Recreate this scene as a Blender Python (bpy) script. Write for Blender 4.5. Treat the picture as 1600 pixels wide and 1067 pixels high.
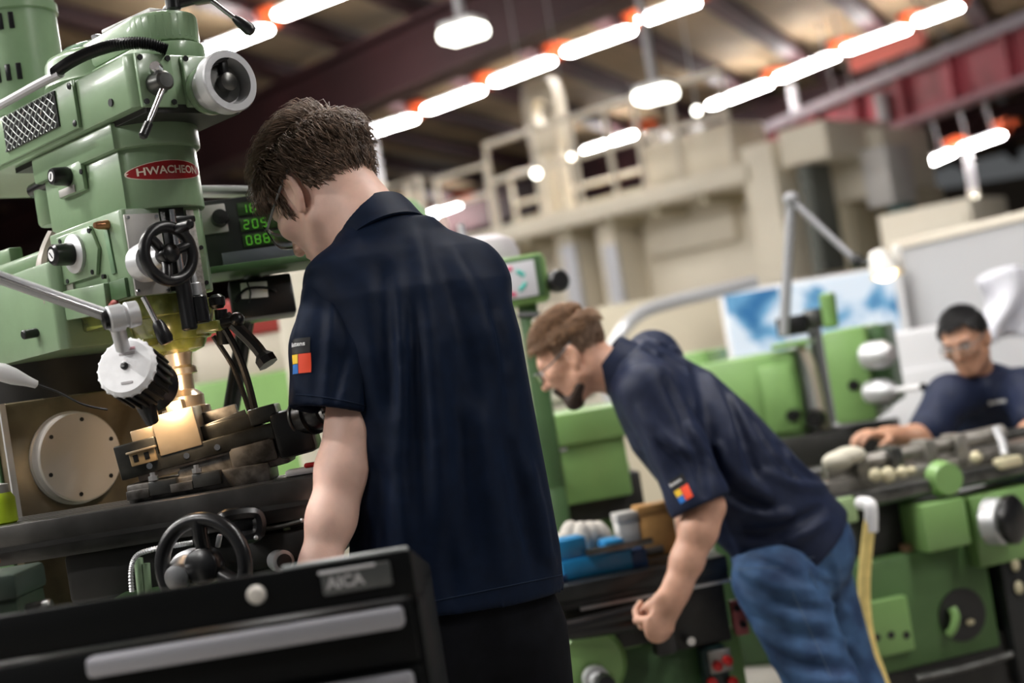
import bpy, bmesh, math, random
import numpy as np
from mathutils import Vector, Matrix
from mathutils.bvhtree import BVHTree
random.seed(7); np.random.seed(7)
for o in list(bpy.data.objects): bpy.data.objects.remove(o)
COL = bpy.context.scene.collection
SC = bpy.context.scene
# ------------------------------------------------------------------ camera
F = 2222.0; RHO = math.radians(9.2); TH = math.radians(1.1); CZ = 1.38
CP = np.array([0, 0, CZ]); VV = np.array([0, math.cos(TH), math.sin(TH)])
ZP = np.array([0, -math.sin(TH), math.cos(TH)]); HH = np.array([1.0, 0, 0])
RR = math.cos(RHO)*HH - math.sin(RHO)*ZP; UU = math.sin(RHO)*HH + math.cos(RHO)*ZP
cam = bpy.data.cameras.new('camera'); camo = bpy.data.objects.new('camera', cam); COL.objects.link(camo)
cam.lens = 50.0; cam.sensor_width = 36.0; cam.clip_end = 200; cam.clip_start = 0.05
camo.matrix_world = Matrix(((RR[0], UU[0], -VV[0], 0), (RR[1], UU[1], -VV[1], 0), (RR[2], UU[2], -VV[2], CZ), (0, 0, 0, 1)))
cam.dof.use_dof = True; cam.dof.focus_distance = 2.55; cam.dof.aperture_fstop = 2.0
SC.camera = camo
# ------------------------------------------------------------------ world, exposure
W = bpy.data.worlds.new('world'); SC.world = W; W.use_nodes = True
bg = W.node_tree.nodes['Background']; bg.inputs[0].default_value = (0.93, 0.97, 1.0, 1); bg.inputs[1].default_value = 0.07
SC.view_settings.view_transform = 'Standard'; SC.view_settings.look = 'None'
SC.view_settings.gamma = 1.0; SC.view_settings.use_curve_mapping = False; SC.view_settings.exposure = 0.45
TUBE_W = 75.0      # base watts of each batten added out of view

def ray(x, y): return VV + (x-800)/F*RR + (533.5-y)/F*UU
def P(x, y, d): return Vector(CP + d*ray(x, y))
class Frame:
    "a turned work frame on the floor: on() gives the local point where a sight line meets a local plane"
    def __init__(s, loc, deg):
        s.loc = Vector((loc[0], loc[1], 0)); s.rz = math.radians(deg)
        s.ax = [Vector((math.cos(s.rz), math.sin(s.rz), 0)), Vector((-math.sin(s.rz), math.cos(s.rz), 0)), Vector((0, 0, 1))]
    def on(s, x, y, axis, val):
        d = Vector(ray(x, y)); a = s.ax['xyz'.index(axis)]; q = Vector(CP) - s.loc
        p = q + d*((val - q.dot(a))/d.dot(a))
        return Vector([p.dot(k) for k in s.ax])
    def w(s, p): return s.loc + s.ax[0]*p[0] + s.ax[1]*p[1] + s.ax[2]*p[2]
    def l(s, p):
        q = Vector(p)-s.loc; return Vector([q.dot(k) for k in s.ax])
# ------------------------------------------------------------------ materials
MATS = {}
def mat(name, col, rough=0.5, metal=0.0, var=0.0, scale=12.0, bump=0.0, bscale=None, emit=None, estr=0.0, spec=0.5, coat=0.0, trans=0.0, col2=None, sheen=0.0, detail=4.0, sss=0.0):
    if name in MATS: return MATS[name]
    m = bpy.data.materials.new(name); m.use_nodes = True; nt = m.node_tree; b = nt.nodes['Principled BSDF']
    b.inputs['Base Color'].default_value = (*col, 1); b.inputs['Roughness'].default_value = rough; b.inputs['Metallic'].default_value = metal
    b.inputs['Specular IOR Level'].default_value = spec
    if coat: b.inputs['Coat Weight'].default_value = coat; b.inputs['Coat Roughness'].default_value = 0.12
    if trans: b.inputs['Transmission Weight'].default_value = trans; b.inputs['IOR'].default_value = 1.45
    if sheen: b.inputs['Sheen Weight'].default_value = sheen; b.inputs['Sheen Roughness'].default_value = 0.5
    if sss:
        b.inputs['Subsurface Weight'].default_value = sss; b.inputs['Subsurface Radius'].default_value = (0.02, 0.008, 0.004); b.inputs['Subsurface Scale'].default_value = 0.5
    if emit: b.inputs['Emission Color'].default_value = (*emit, 1); b.inputs['Emission Strength'].default_value = estr
    if var or bump or col2:
        tc = nt.nodes.new('ShaderNodeTexCoord')
        n = nt.nodes.new('ShaderNodeTexNoise'); n.inputs['Scale'].default_value = scale; n.inputs['Detail'].default_value = detail
        nt.links.new(tc.outputs['Object'], n.inputs['Vector'])
        if var or col2:
            r = nt.nodes.new('ShaderNodeValToRGB')
            c2 = col2 if col2 else tuple(c*(1+var) for c in col); c1 = col if col2 else tuple(c*(1-var) for c in col)
            r.color_ramp.elements[0].position = 0.35; r.color_ramp.elements[1].position = 0.65
            r.color_ramp.elements[0].color = (*c1, 1); r.color_ramp.elements[1].color = (*c2, 1)
            nt.links.new(n.outputs['Fac'], r.inputs['Fac']); nt.links.new(r.outputs['Color'], b.inputs['Base Color'])
        if bump:
            n2 = n
            if bscale:
                n2 = nt.nodes.new('ShaderNodeTexNoise'); n2.inputs['Scale'].default_value = bscale; n2.inputs['Detail'].default_value = 3
                nt.links.new(tc.outputs['Object'], n2.inputs['Vector'])
            bp = nt.nodes.new('ShaderNodeBump'); bp.inputs['Strength'].default_value = 0.4; bp.inputs['Distance'].default_value = bump
            nt.links.new(n2.outputs['Fac'], bp.inputs['Height']); nt.links.new(bp.outputs['Normal'], b.inputs['Normal'])
    MATS[name] = m; return m
SAGE = mat('sage_green_paint', (0.205, 0.300, 0.180), 0.3, var=0.10, scale=6, coat=0.3, bump=0.0006, bscale=60)
SAGE_D = mat('worn_sage_paint', (0.13, 0.23, 0.13), 0.42, var=0.3, scale=14)
OILY = mat('oily_green_casting', (0.20, 0.22, 0.05), 0.22, var=0.5, scale=22, coat=0.6)
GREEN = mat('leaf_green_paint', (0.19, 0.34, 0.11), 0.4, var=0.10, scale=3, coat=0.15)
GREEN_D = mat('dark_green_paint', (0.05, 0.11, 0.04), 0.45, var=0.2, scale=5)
BLACK = mat('black_plastic', (0.008, 0.008, 0.009), 0.3)
BLACKM = mat('black_steel', (0.012, 0.013, 0.014), 0.35, var=0.3, scale=20)
SHADOWB = mat('oiled_iron_and_shade', (0.014, 0.013, 0.012), 0.5, var=0.5, scale=9)  # black iron, also used to paint in shade in gaps and under parts
CHROME = mat('bright_steel', (0.62, 0.62, 0.64), 0.22, 1.0)
STEEL = mat('brushed_steel', (0.45, 0.45, 0.46), 0.38, 1.0, var=0.12, scale=40)
STEEL_D = mat('dark_ground_steel', (0.13, 0.13, 0.125), 0.34, 0.9, var=0.3, scale=18)
TABLE_M = mat('worn_table_iron', (0.10, 0.095, 0.09), 0.38, 0.75, var=0.35, scale=10)
SATIN = mat('satin_aluminium', (0.58, 0.585, 0.60), 0.42, 0.6)
LABELGREY = mat('grey_label_plate', (0.36, 0.35, 0.33), 0.45, 0.3, var=0.06)
WHITE = mat('white_plastic', (0.75, 0.75, 0.76), 0.4)
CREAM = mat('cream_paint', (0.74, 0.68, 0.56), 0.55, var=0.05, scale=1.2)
CREAM_D = mat('cream_shadow_panel', (0.50, 0.45, 0.33), 0.6, var=0.06, scale=1.2)  # darker cream; on the wall under the platform it paints in the shade
RAILC = mat('cream_rail_paint', (0.66, 0.60, 0.50), 0.5)
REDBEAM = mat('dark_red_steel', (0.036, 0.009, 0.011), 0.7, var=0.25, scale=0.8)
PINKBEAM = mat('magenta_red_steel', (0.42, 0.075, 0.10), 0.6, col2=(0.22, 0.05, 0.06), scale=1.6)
ROOF = mat('tan_roof_sheet', (0.235, 0.165, 0.095), 0.8, var=0.22, scale=0.7)
ORANGE = mat('orange_bracket_paint', (0.75, 0.12, 0.03), 0.5)
GREYPIPE = mat('grey_pipe_paint', (0.42, 0.41, 0.43), 0.5)
LIT = mat('fluorescent_tube', (0.9, 0.9, 0.9), 0.4, emit=(1.0, 0.98, 0.95), estr=60.0)
LITW = mat('warm_lens', (0.9, 0.9, 0.8), 0.4, emit=(1.0, 0.97, 0.86), estr=7.0)
RED = mat('red_button', (0.55, 0.02, 0.02), 0.35)
YEL = mat('lime_yellow_plastic', (0.45, 0.62, 0.02), 0.4)
RUBY = mat('red_name_plate', (0.28, 0.012, 0.014), 0.3)
LETTER = mat('cream_letters', (0.72, 0.62, 0.52), 0.4)
RUST = mat('rusty_grey_grime', (0.17, 0.13, 0.11), 0.6, 0.3, col2=(0.30, 0.28, 0.26), scale=35)

# ------------------------------------------------------------------ mesh tools
def orth(d):
    d = Vector(d).normalized(); a = Vector((0, 0, 1)) if abs(d.z) < 0.9 else Vector((1, 0, 0))
    x = a.cross(d).normalized(); return x, d.cross(x).normalized(), d
def eul(x=0, y=0, z=0):
    from mathutils import Euler
    return Euler((math.radians(x), math.radians(y), math.radians(z))).to_matrix()
def catmull(pts, n=6):
    pts = [Vector(p) for p in pts]; out = []
    for i in range(len(pts)-1):
        p0 = pts[max(i-1, 0)]; p1 = pts[i]; p2 = pts[i+1]; p3 = pts[min(i+2, len(pts)-1)]
        for k in range(n):
            t = k/n
            out.append(0.5*((2*p1)+(p2-p0)*t+(2*p0-5*p1+4*p2-p3)*t*t+(3*p1-p0-3*p2+p3)*t**3))
    out.append(pts[-1]); return out
class MB:
    def __init__(s): s.v = []; s.f = []
    def add(s, vs, fs):
        k = len(s.v); s.v += [tuple(v) for v in vs]; s.f += [tuple(i+k for i in f) for f in fs]; return s
    def bm(s, b):
        b.verts.index_update(); s.add([v.co.copy() for v in b.verts], [[v.index for v in f.verts] for f in b.faces]); b.free(); return s
    def box(s, c, size, rot=None, bev=0.0, seg=2):
        b = bmesh.new(); bmesh.ops.create_cube(b, size=1)
        M = Matrix.Translation(Vector(c)) @ ((rot.to_4x4()) if rot is not None else Matrix.Identity(4)) @ Matrix.Diagonal((*size, 1))
        bmesh.ops.transform(b, matrix=M, verts=b.verts)
        if bev: bmesh.ops.bevel(b, geom=b.edges[:], offset=min(bev, min(size)*0.45), segments=seg, affect='EDGES', profile=0.5)
        return s.bm(b)
    def box2(s, p, q, bev=0.0, rot=None):
        p = Vector(p); q = Vector(q); return s.box((p+q)/2, [max(abs(a), 1e-4) for a in (q-p)], rot, bev)
    def lathe(s, o, d, prof, seg=32, capped=True):
        "prof: list of (distance along d, radius)"
        o = Vector(o); x, y, d = orth(d); vs = []; fs = []
        for (z, r) in prof:
            for i in range(seg):
                a = 2*math.pi*i/seg; vs.append(o+d*z+x*(r*math.cos(a))+y*(r*math.sin(a)))
        for j in range(len(prof)-1):
            for i in range(seg):
                k = (i+1) % seg; fs.append((j*seg+i, j*seg+k, (j+1)*seg+k, (j+1)*seg+i))
        if capped: fs.append(tuple(reversed(range(seg)))); fs.append(tuple((len(prof)-1)*seg+i for i in range(seg)))
        return s.add(vs, fs)
    def cyl(s, a, b, r, r2=None, seg=24, bev=0.0):
        a = Vector(a); b = Vector(b); L = (b-a).length; r2 = r if r2 is None else r2
        e = min(bev, L*0.4, r*0.5)
        pr = [(0, r-e), (e, r), (L-e, r2), (L, r2-e)] if e else [(0, r), (L, r2)]
        return s.lathe(a, b-a, pr, seg)
    def tube(s, pts, r, seg=8, n=0, closed=False, radii=None):
        pts = catmull(pts, n) if n else [Vector(p) for p in pts]
        N = len(pts); vs = []; fs = []; t0 = None; X = None
        for i, p in enumerate(pts):
            if closed: t = (pts[(i+1) % N]-pts[i-1])
            else: t = pts[min(i+1, N-1)]-pts[max(i-1, 0)]
            t = t.normalized() if t.length > 1e-9 else (t0 or Vector((0, 0, 1)))
            if X is None: X = orth(t)[0]
            else:
                X = X - t*X.dot(t); X.normalize()
            Y = t.cross(X); t0 = t; rr = radii[min(i, len(radii)-1)] if radii else r
            for k in range(seg):
                a = 2*math.pi*k/seg; vs.append(p+X*(rr*math.cos(a))+Y*(rr*math.sin(a)))
        M = N if closed else N-1
        for i in range(M):
            j = (i+1) % N
            for k in range(seg):
                l = (k+1) % seg; fs.append((i*seg+k, i*seg+l, j*seg+l, j*seg+k))
        if not closed: fs.append(tuple(reversed(range(seg)))); fs.append(tuple((N-1)*seg+k for k in range(seg)))
        return s.add(vs, fs)
    def torus(s, c, d, R, r, seg=40, sr=10, flat=1.0):
        x, y, d = orth(d); c = Vector(c); vs = []; fs = []
        for i in range(seg):
            a = 2*math.pi*i/seg; e = x*math.cos(a)+y*math.sin(a)
            for k in range(sr):
                t = 2*math.pi*k/sr; vs.append(c+e*(R+r*math.cos(t))+d*(r*flat*math.sin(t)))
        for i in range(seg):
            for k in range(sr):
                a, b2 = (i+1) % seg, (k+1) % sr; fs.append((i*sr+k, a*sr+k, a*sr+b2, i*sr+b2))
        return s.add(vs, fs)
    def prism(s, poly, z0, z1, bev=0.0, M=None):
        b = bmesh.new(); vs = [b.verts.new((p[0], p[1], z0)) for p in poly]; f = b.faces.new(vs)
        if f.normal.z > 0 or True:
            b.normal_update()
        r = bmesh.ops.extrude_face_region(b, geom=[f]); up = [e for e in r['geom'] if isinstance(e, bmesh.types.BMVert)]
        bmesh.ops.translate(b, vec=(0, 0, z1-z0), verts=up)
        bmesh.ops.recalc_face_normals(b, faces=b.faces[:])
        if bev: bmesh.ops.bevel(b, geom=b.edges[:], offset=bev, segments=2, affect='EDGES', profile=0.5)
        if M is not None: bmesh.ops.transform(b, matrix=M, verts=b.verts)
        return s.bm(b)
    def ell(s, c, r, rot=None, seg=20, rings=12):
        b = bmesh.new(); bmesh.ops.create_uvsphere(b, u_segments=seg, v_segments=rings, radius=1)
        M = Matrix.Translation(Vector(c)) @ (rot.to_4x4() if rot is not None else Matrix.Identity(4)) @ Matrix.Diagonal((*(r if hasattr(r, '__len__') else (r, r, r)), 1))
        bmesh.ops.transform(b, matrix=M, verts=b.verts); return s.bm(b)
    def build(s, name, m, parent=None, ang=35, loc=None):
        me = bpy.data.meshes.new(name); me.from_pydata(s.v, [], s.f); me.validate()
        b = bmesh.new(); b.from_mesh(me); bmesh.ops.recalc_face_normals(b, faces=b.faces[:]); b.to_mesh(me); b.free()
        me.shade_smooth()
        if ang < 180: me.set_sharp_from_angle(angle=math.radians(ang))
        me.materials.append(m)
        o = bpy.data.objects.new(name, me); COL.objects.link(o)
        if parent is not None: o.parent = parent
        return o
def tag(o, label=None, cat=None, group=None, kind=None):
    if label: o['label'] = label
    if cat: o['category'] = cat
    if group: o['group'] = group
    if kind: o['kind'] = kind
    return o
def thing(name, label, cat, loc=(0, 0, 0), rz=0.0, group=None, rot=None):
    o = bpy.data.objects.new(name, None); o.empty_display_size = 0.1; COL.objects.link(o)
    o.location = loc; o.rotation_euler = rot.to_euler() if rot is not None else (0, 0, rz)
    return tag(o, label, cat, group)
def empty_struct(name, loc=(0, 0, 0), rz=0.0):
    o = bpy.data.objects.new(name, None); COL.objects.link(o); o.location = loc; o.rotation_euler = (0, 0, rz); o['kind'] = 'structure'; return o
def dup(src, parent=None, loc=None):
    c = src.copy(); COL.objects.link(c); c.parent = parent
    if loc is not None: c.location = loc
    return c
def text_mb(txt, size, M, ext=0.0006, bold=0.0):
    "letters as a mesh builder: the text lies in local x (reading) / y (up) of matrix M"
    cu = bpy.data.curves.new('t', 'FONT'); cu.body = txt; cu.size = size; cu.extrude = ext; cu.offset = bold; cu.align_x = 'CENTER'; cu.align_y = 'CENTER'; cu.resolution_u = 3
    ob = bpy.data.objects.new('t', cu); COL.objects.link(ob); dg = bpy.context.evaluated_depsgraph_get()
    me = bpy.data.meshes.new_from_object(ob.evaluated_get(dg)); mb = MB()
    mb.add([M @ v.co for v in me.vertices], [list(p.vertices) for p in me.polygons])
    bpy.data.objects.remove(ob); bpy.data.curves.remove(cu); bpy.data.meshes.remove(me); return mb
def basis(o, x, y, z):
    return Matrix(((x[0], y[0], z[0], o[0]), (x[1], y[1], z[1], o[1]), (x[2], y[2], z[2], o[2]), (0, 0, 0, 1)))

# ------------------------------------------------------------------ the hall: floor, roof, far walls
FLOOR = mat('workshop_concrete', (0.24, 0.225, 0.20), 0.55, var=0.25, scale=1.5)
fl = MB().box2((-30, -14, -0.1), (42, 62, 0.0)).build('floor', FLOOR); tag(fl, kind='structure')
AD = Vector((-math.sin(math.radians(42)), math.cos(math.radians(42)), 0)); QD = Vector((math.sin(math.radians(25)), math.cos(math.radians(25)), 0))
BD = Vector((0.743, 0.669, 0))
def zroof(p): return 6.55 - 0.03*(BD.dot(Vector((p[0], p[1], 0))))
def skew(b, a):
    "point b metres across the light rows, a metres along them, on the roof"
    # p = q*QD + a*AD with BD.p = b
    q = b/BD.dot(QD); p = QD*q + AD*a; return Vector((p.x, p.y, zroof(p)))
roof = empty_struct('ceiling')
ROWS = [-6.3, -1.0, 4.2, 9.45, 14.6, 20.0, 26.5, 33.7, 41.0]
STEP = 1.62
# corrugated sheets, bay by bay
def sheet(b0, b1, a0, a1, name='roof_sheet'):
    mb = MB(); n = 10; vs = []; fs = []
    for i in range(2*n+1):
        a = a0+(a1-a0)*i/(2*n); dz = 0.03 if i % 2 else 0.0
        for b_ in (b0, b1):
            p = skew(b_, a); p.z += 0.16+dz; vs.append(p)
    for i in range(2*n): fs.append((2*i, 2*i+1, 2*i+3, 2*i+2))
    k = len(vs); vs2 = [v+Vector((0, 0, 0.03)) for v in vs]
    fs2 = [tuple(reversed([q+k for q in f])) for f in fs]
    mb.add(vs+vs2, fs+fs2); return mb.build(name, ROOF, roof, ang=20)
for bi in range(len(ROWS)-1):
    for ai in range(-16, 26, 3):
        sheet(ROWS[bi]+0.02, ROWS[bi+1]-0.02, ai*STEP+0.03, (ai+3)*STEP-0.03)
def beam_between(p, q, w, h, name, m, parent, drop=0.0):
    p = Vector(p); q = Vector(q); d = (q-p); L = d.length; d.normalize(); s = d.cross(Vector((0, 0, 1))).normalized(); u = s.cross(d)
    R = Matrix((d, s, u)).transposed(); mb = MB(); c = (p+q)/2 - u*drop; t = w*0.12
    mb.box(c+u*(h/2-t/2), (L, w, t), R).box(c-u*(h/2-t/2), (L, w, t), R).box(c, (L, w*0.16, h-2*t), R)
    return mb.build(name, m, parent)
for ai in range(-16, 26):
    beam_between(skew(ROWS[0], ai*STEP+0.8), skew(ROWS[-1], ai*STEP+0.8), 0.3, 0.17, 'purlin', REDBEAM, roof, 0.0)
for b_ in (1.8, 12.1, 23.2, 30.5):
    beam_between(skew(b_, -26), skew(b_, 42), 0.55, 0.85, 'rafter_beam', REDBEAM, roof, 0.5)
# far walls
WALLM = mat('dim_far_wall', (0.10, 0.075, 0.055), 0.8, var=0.2, scale=0.4)
tag(MB().box2((-30, 60, 0), (42, 60.3, 6)).build('wall_far', WALLM), kind='structure')
tag(MB().box2((-30.3, -14, 0), (-30, 60, 7.5)).build('wall_left', WALLM), kind='structure')

# ------------------------------------------------------------------ ceiling lights
def batten(p, q, label, name='batten_light', lamp=0.0, rods=False):
    p = Vector(p); q = Vector(q); c = (p+q)/2; d = q-p; L = d.length; rz = math.atan2(d.y, d.x); tilt = math.asin(d.z/L)
    t = thing(name, label, 'ceiling light', c, group='fluorescent battens under the roof', rot=eul(0, -math.degrees(tilt), math.degrees(rz)))
    MB().box((0, 0, 0.06), (L, 0.12, 0.05), bev=0.01).build('housing', WHITE, t)
    MB().box((0, 0, 0.0), (L*0.96, 0.2, 0.07), bev=0.03).build('diffuser', LIT, t)
    e = MB()
    e.box((L/2+0.05, 0, 0.12), (0.1, 0.3, 0.22), bev=0.02).box((L/2+0.05, 0.15, 0.2), (0.25, 0.5, 0.06))
    e.build('end_bracket', ORANGE, t)
    if rods:
        for k in (-0.3, 0.3): MB().cyl((L*k, 0, 0.06), (L*k, 0, zroof(c)-c.z), 0.015, seg=8).build('hanger_rod', GREYPIPE, t)
    if lamp:
        l = bpy.data.lights.new('added_batten_lamp', 'AREA'); l.shape = 'RECTANGLE'; l.size = L*0.95; l.size_y = 0.2; l.energy = TUBE_W*lamp; l.color = (1.0, 0.98, 0.95)
        lo = bpy.data.objects.new('added_batten_lamp', l); COL.objects.link(lo); lo.parent = t; lo.location = (0, 0, -0.045)
    return t
def on_roof(x, y, drop):
    d = ray(x, y); # CZ + t dz = 6.55-.03*(B.(t d)) - drop
    t = (6.55-drop-CZ)/(d[2]+0.03*(BD[0]*d[0]+BD[1]*d[1])); return Vector(CP+t*d)
LIGHTS = [((308, 88), (425, 42), 'long glowing batten light beside the grey graduated wheel, lower of its pair'),
 ((428, 28), (545, -18), 'long glowing batten light above the dark-haired person, cut by the top edge'),
 ((550, 216), (655, 182), 'batten light just above the dark-haired person\'s nape, lowest of the middle row'),
 ((660, 175), (758, 138), 'second batten light up the middle row from the dark-haired person\'s head'),
 ((765, 132), (868, 92), 'third batten light up the middle row, next to the cream arm with a hole'),
 ((878, 86), (994, 44), 'fourth batten light up the middle row, right of the cream arm'),
 ((994, 36), (1095, 0), 'batten light at the top end of the middle row, left of the top edge gap'),
 ((648, 346), (722, 316), 'batten light low behind the collar of the dark-haired person'),
 ((908, 240), (1004, 206), 'batten light seen through the platform railing, left of the cream cabinet'),
 ((1104, 168), (1208, 128), 'batten light just right of the railing\'s curved end'),
 ((1209, 126), (1312, 84), 'batten light in the right row, left of the one with a red strip beneath'),
 ((1314, 82), (1424, 42), 'batten light in the right row with a red strip beneath it'),
 ((1425, 38), (1505, 8), 'topmost batten light of the right row near the top edge'),
 ((1413, 270), (1494, 236), 'batten light above the grey partition, left of a touching pair'),
 ((1496, 236), (1572, 208), 'batten light above the grey partition, right of a touching pair'),
 ((1330, 297), (1374, 282), 'short batten light low in front of the cream machine\'s right block')]
for i, (a, b_, lab) in enumerate(LIGHTS):
    dr = 0.35
    if i == 15: p = P(*a, 22); q = P(*b_, 21.6)
    elif i in (13, 14): p = P(a[0]+5, a[1]-2, 25.6-0.7*(i-13)); q = P(b_[0]-5, b_[1]+2, 25.0-0.7*(i-13))
    else:
        p = on_roof(a[0]+6, a[1]-2.4, dr); q = on_roof(b_[0]-6, b_[1]+2.4, dr)
    batten(p, q, lab, rods=(i >= 13))
for bi, pw, k0, k1 in ((-6.3, 2.5, 1, 5), (-1.0, 2.2, 1, 5), (4.2, 0.85, -3, 5)):  # unseen rows added and weighted only to light the scene
    for k in range(k0, k1):
        a = k*2*STEP+0.6; p = skew(bi, a); q = skew(bi, a+1.5); p.z -= 0.35; q.z -= 0.35
        batten(p, q, 'overhead batten light added out of view to light the scene', lamp=pw)
# ------------------------------------------------------------------ high-bay lamps and hangers
def highbay(px, d, label, rodpx, w=0.44):
    c = P(*px, d); top = zroof(c)
    t = thing('high_bay_light', label, 'ceiling light', c, rz=math.radians(-30), group='square high-bay lamps on rods')
    MB().box((0, 0, 0.12), (w*0.9, w*0.6, 0.08), bev=0.03).build('housing', WHITE, t)
    MB().box((0, 0, 0.03), (w*0.95, w*0.7, 0.13), bev=0.05).build('lens', LITW, t)
    MB().cyl((0, 0, 0.15), (0, 0, top-c.z), 0.045, seg=12).build('hanger_rod', GREYPIPE, t)
highbay((725, 57), 13.5, 'square bright high-bay lamp on a white rod above the middle light row', None)
highbay((1025, 153), 15.0, 'square bright high-bay lamp hanging over the platform railing', None)
for (top_px, bot_px, d, r, lab, globe) in [((584, 222), (598, 292), None, 0.07, 'pale hanging pole right behind the dark-haired person\'s head', 0),
                               ((1237, 136), (1247, 195), None, 0.075, 'pale hanging pole below the right light row over the cream machine', 0),
                               ((1376, 152), (1402, 262), 18.2, 0.085, 'thick grey hanging pole with a globe lamp before the magenta crane beam', 0.055),
                               ((1511, 240), (1528, 302), 24.8, 0.07, 'pale hanging pole with a globe lamp below the touching batten pair', 0.07)]:
    if d is None: a_ = on_roof(*top_px, 0.35)
    else: a_ = P(*top_px, d)
    dep = (Vector(a_)-Vector(CP)).dot(Vector(VV)); c = P(*bot_px, dep); c = Vector((a_.x, a_.y, c.z))
    t = thing('hanging_pole', lab, 'pole', c)
    MB().cyl((0, 0, 0), (0, 0, a_.z-c.z+0.05), r, seg=12).build('tube', GREYPIPE, t)
    MB().cyl((0, 0, -0.04), (0, 0, 0.06), r*1.3, seg=12, bev=0.02).build('end_collar', RAILC, t)
    if globe: MB().ell((0, 0, -0.05-globe), globe*1.1, seg=16, rings=10).build('globe', LITW, t)
for (px, d, r, lab) in [((838, 271), 16.5, 0.05, 'small round lamp glowing between the railing bars'), ((893, 245), 16.2, 0.03, 'tiny round lamp left of the batten seen through the railing'),
                     ((1089, 173), 13.5, 0.04, 'small round lamp glowing at the railing\'s curved end')]:
    t = thing('globe_lamp', lab, 'lamp', P(*px, d), group='small globe lamps')
    MB().ell((0, 0, 0), r, seg=16, rings=10).build('globe', LITW, t)
    MB().cyl((0, 0, r*0.8), (0, 0, r*1.8), r*0.4, seg=12).build('cap', GREYPIPE, t)
    MB().cyl((0, 0, r*1.6), (0, 0, zroof(P(*px, d))-P(*px, d).z), 0.006, seg=6).build('wire', GREYPIPE, t)
# red strip under a batten
p = on_roof(1332, 100, 0.75); q = on_roof(1444, 56, 0.75); dd = q-p
t = thing('red_light_tray', 'salmon red strip hanging just under a bright batten at upper right', 'tray', (p+q)/2, rz=math.atan2(dd.y, dd.x))
MB().box((0, 0, 0), (dd.length, 0.12, 0.26), bev=0.02).build('tray', mat('salmon_red', (0.95, 0.25, 0.2), 0.6), t)
for k in (-0.4, 0.4): MB().cyl((dd.length*k, 0, 0), (dd.length*k, 0, 0.4), 0.015, seg=8).build('strap', GREYPIPE, t)

# ------------------------------------------------------------------ crane runway beam
p = P(1060, 262, 24.0); q = P(1640, 92, 15.5); q.z = p.z
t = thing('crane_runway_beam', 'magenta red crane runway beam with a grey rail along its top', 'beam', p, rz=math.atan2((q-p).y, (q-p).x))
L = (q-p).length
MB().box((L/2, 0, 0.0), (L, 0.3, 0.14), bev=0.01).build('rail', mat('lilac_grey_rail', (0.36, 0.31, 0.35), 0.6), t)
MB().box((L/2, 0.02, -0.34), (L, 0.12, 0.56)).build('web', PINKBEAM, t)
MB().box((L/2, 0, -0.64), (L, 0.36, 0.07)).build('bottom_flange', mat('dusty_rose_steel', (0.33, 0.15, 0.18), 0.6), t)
for k in range(9): MB().box((0.5+k*L/9, -0.1, -0.34), (0.06, 0.14, 0.54)).build('stiffener', PINKBEAM, t)

# ------------------------------------------------------------------ big cream gantry machine with platform
g0 = P(1160, 250, 16.7); G = Frame((g0.x, g0.y), -43.5)
gm = thing('gantry_machine', 'huge cream gantry machine tool carrying a railed platform in the background', 'machine', G.loc, rz=G.rz)
def grect(px0, px1, y, depth, name, m, bev=0.02, par=None):
    a = G.on(*px0, 'y', y); b_ = G.on(*px1, 'y', y)
    return MB().box2((a.x, y, a.z), (b_.x, y+depth, b_.z), bev).build(name, m, par or gm)
zp = G.on(940, 322, 'y', 0).z; xl = G.on(716, 372, 'y', 0).x; xr = G.on(1165, 262, 'y', 0).x
zp = 3.33
MB().box2((xl-0.2, 0, zp-0.22), (xr, 2.2, zp), 0.02).build('platform_edge', CREAM, gm)
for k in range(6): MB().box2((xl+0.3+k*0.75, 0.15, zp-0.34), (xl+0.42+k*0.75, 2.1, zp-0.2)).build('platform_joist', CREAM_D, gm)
# railing
def rail(x0, x1, h, y, mids=(0.55,)):
    mb = MB(); mb.tube([(x0, y, zp), (x0, y, zp+h), (x1, y, zp+h), (x1, y, zp)], 0.042, 8)
    for m_ in mids: mb.tube([(x0, y, zp+h*m_), (x1, y, zp+h*m_)], 0.036, 8)
    return mb
xa = G.on(690, 340, 'y', 0.1).x; xb = G.on(770, 330, 'y', 0.1).x; xc = G.on(1148, 250, 'y', 0.1).x
rail(xa-1.2, xa-0.35, 1.0, 0.1).build('railing', RAILC, gm)
rail(xa, xb, 0.9, 0.1).build('railing', RAILC, gm)
rail(xb+0.05, xc, 1.16, 0.1).build('railing', RAILC, gm)
rail(xa-0.3, xb+1.5, 1.0, 2.0).build('railing', RAILC, gm)
for px in (842, 905, 962, 1010, 1068): 
    x = G.on(px, 290, 'y', 0.1).x; MB().tube([(x, 0.1, zp), (x, 0.1, zp+1.14)], 0.036, 8).build('baluster', RAILC, gm)
x = G.on(645, 340, 'y', 0.1).x; MB().tube([(x, 0.1, zp), (x, 0.1, zp+0.95)], 0.05, 8).build('baluster', RAILC, gm)
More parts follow.
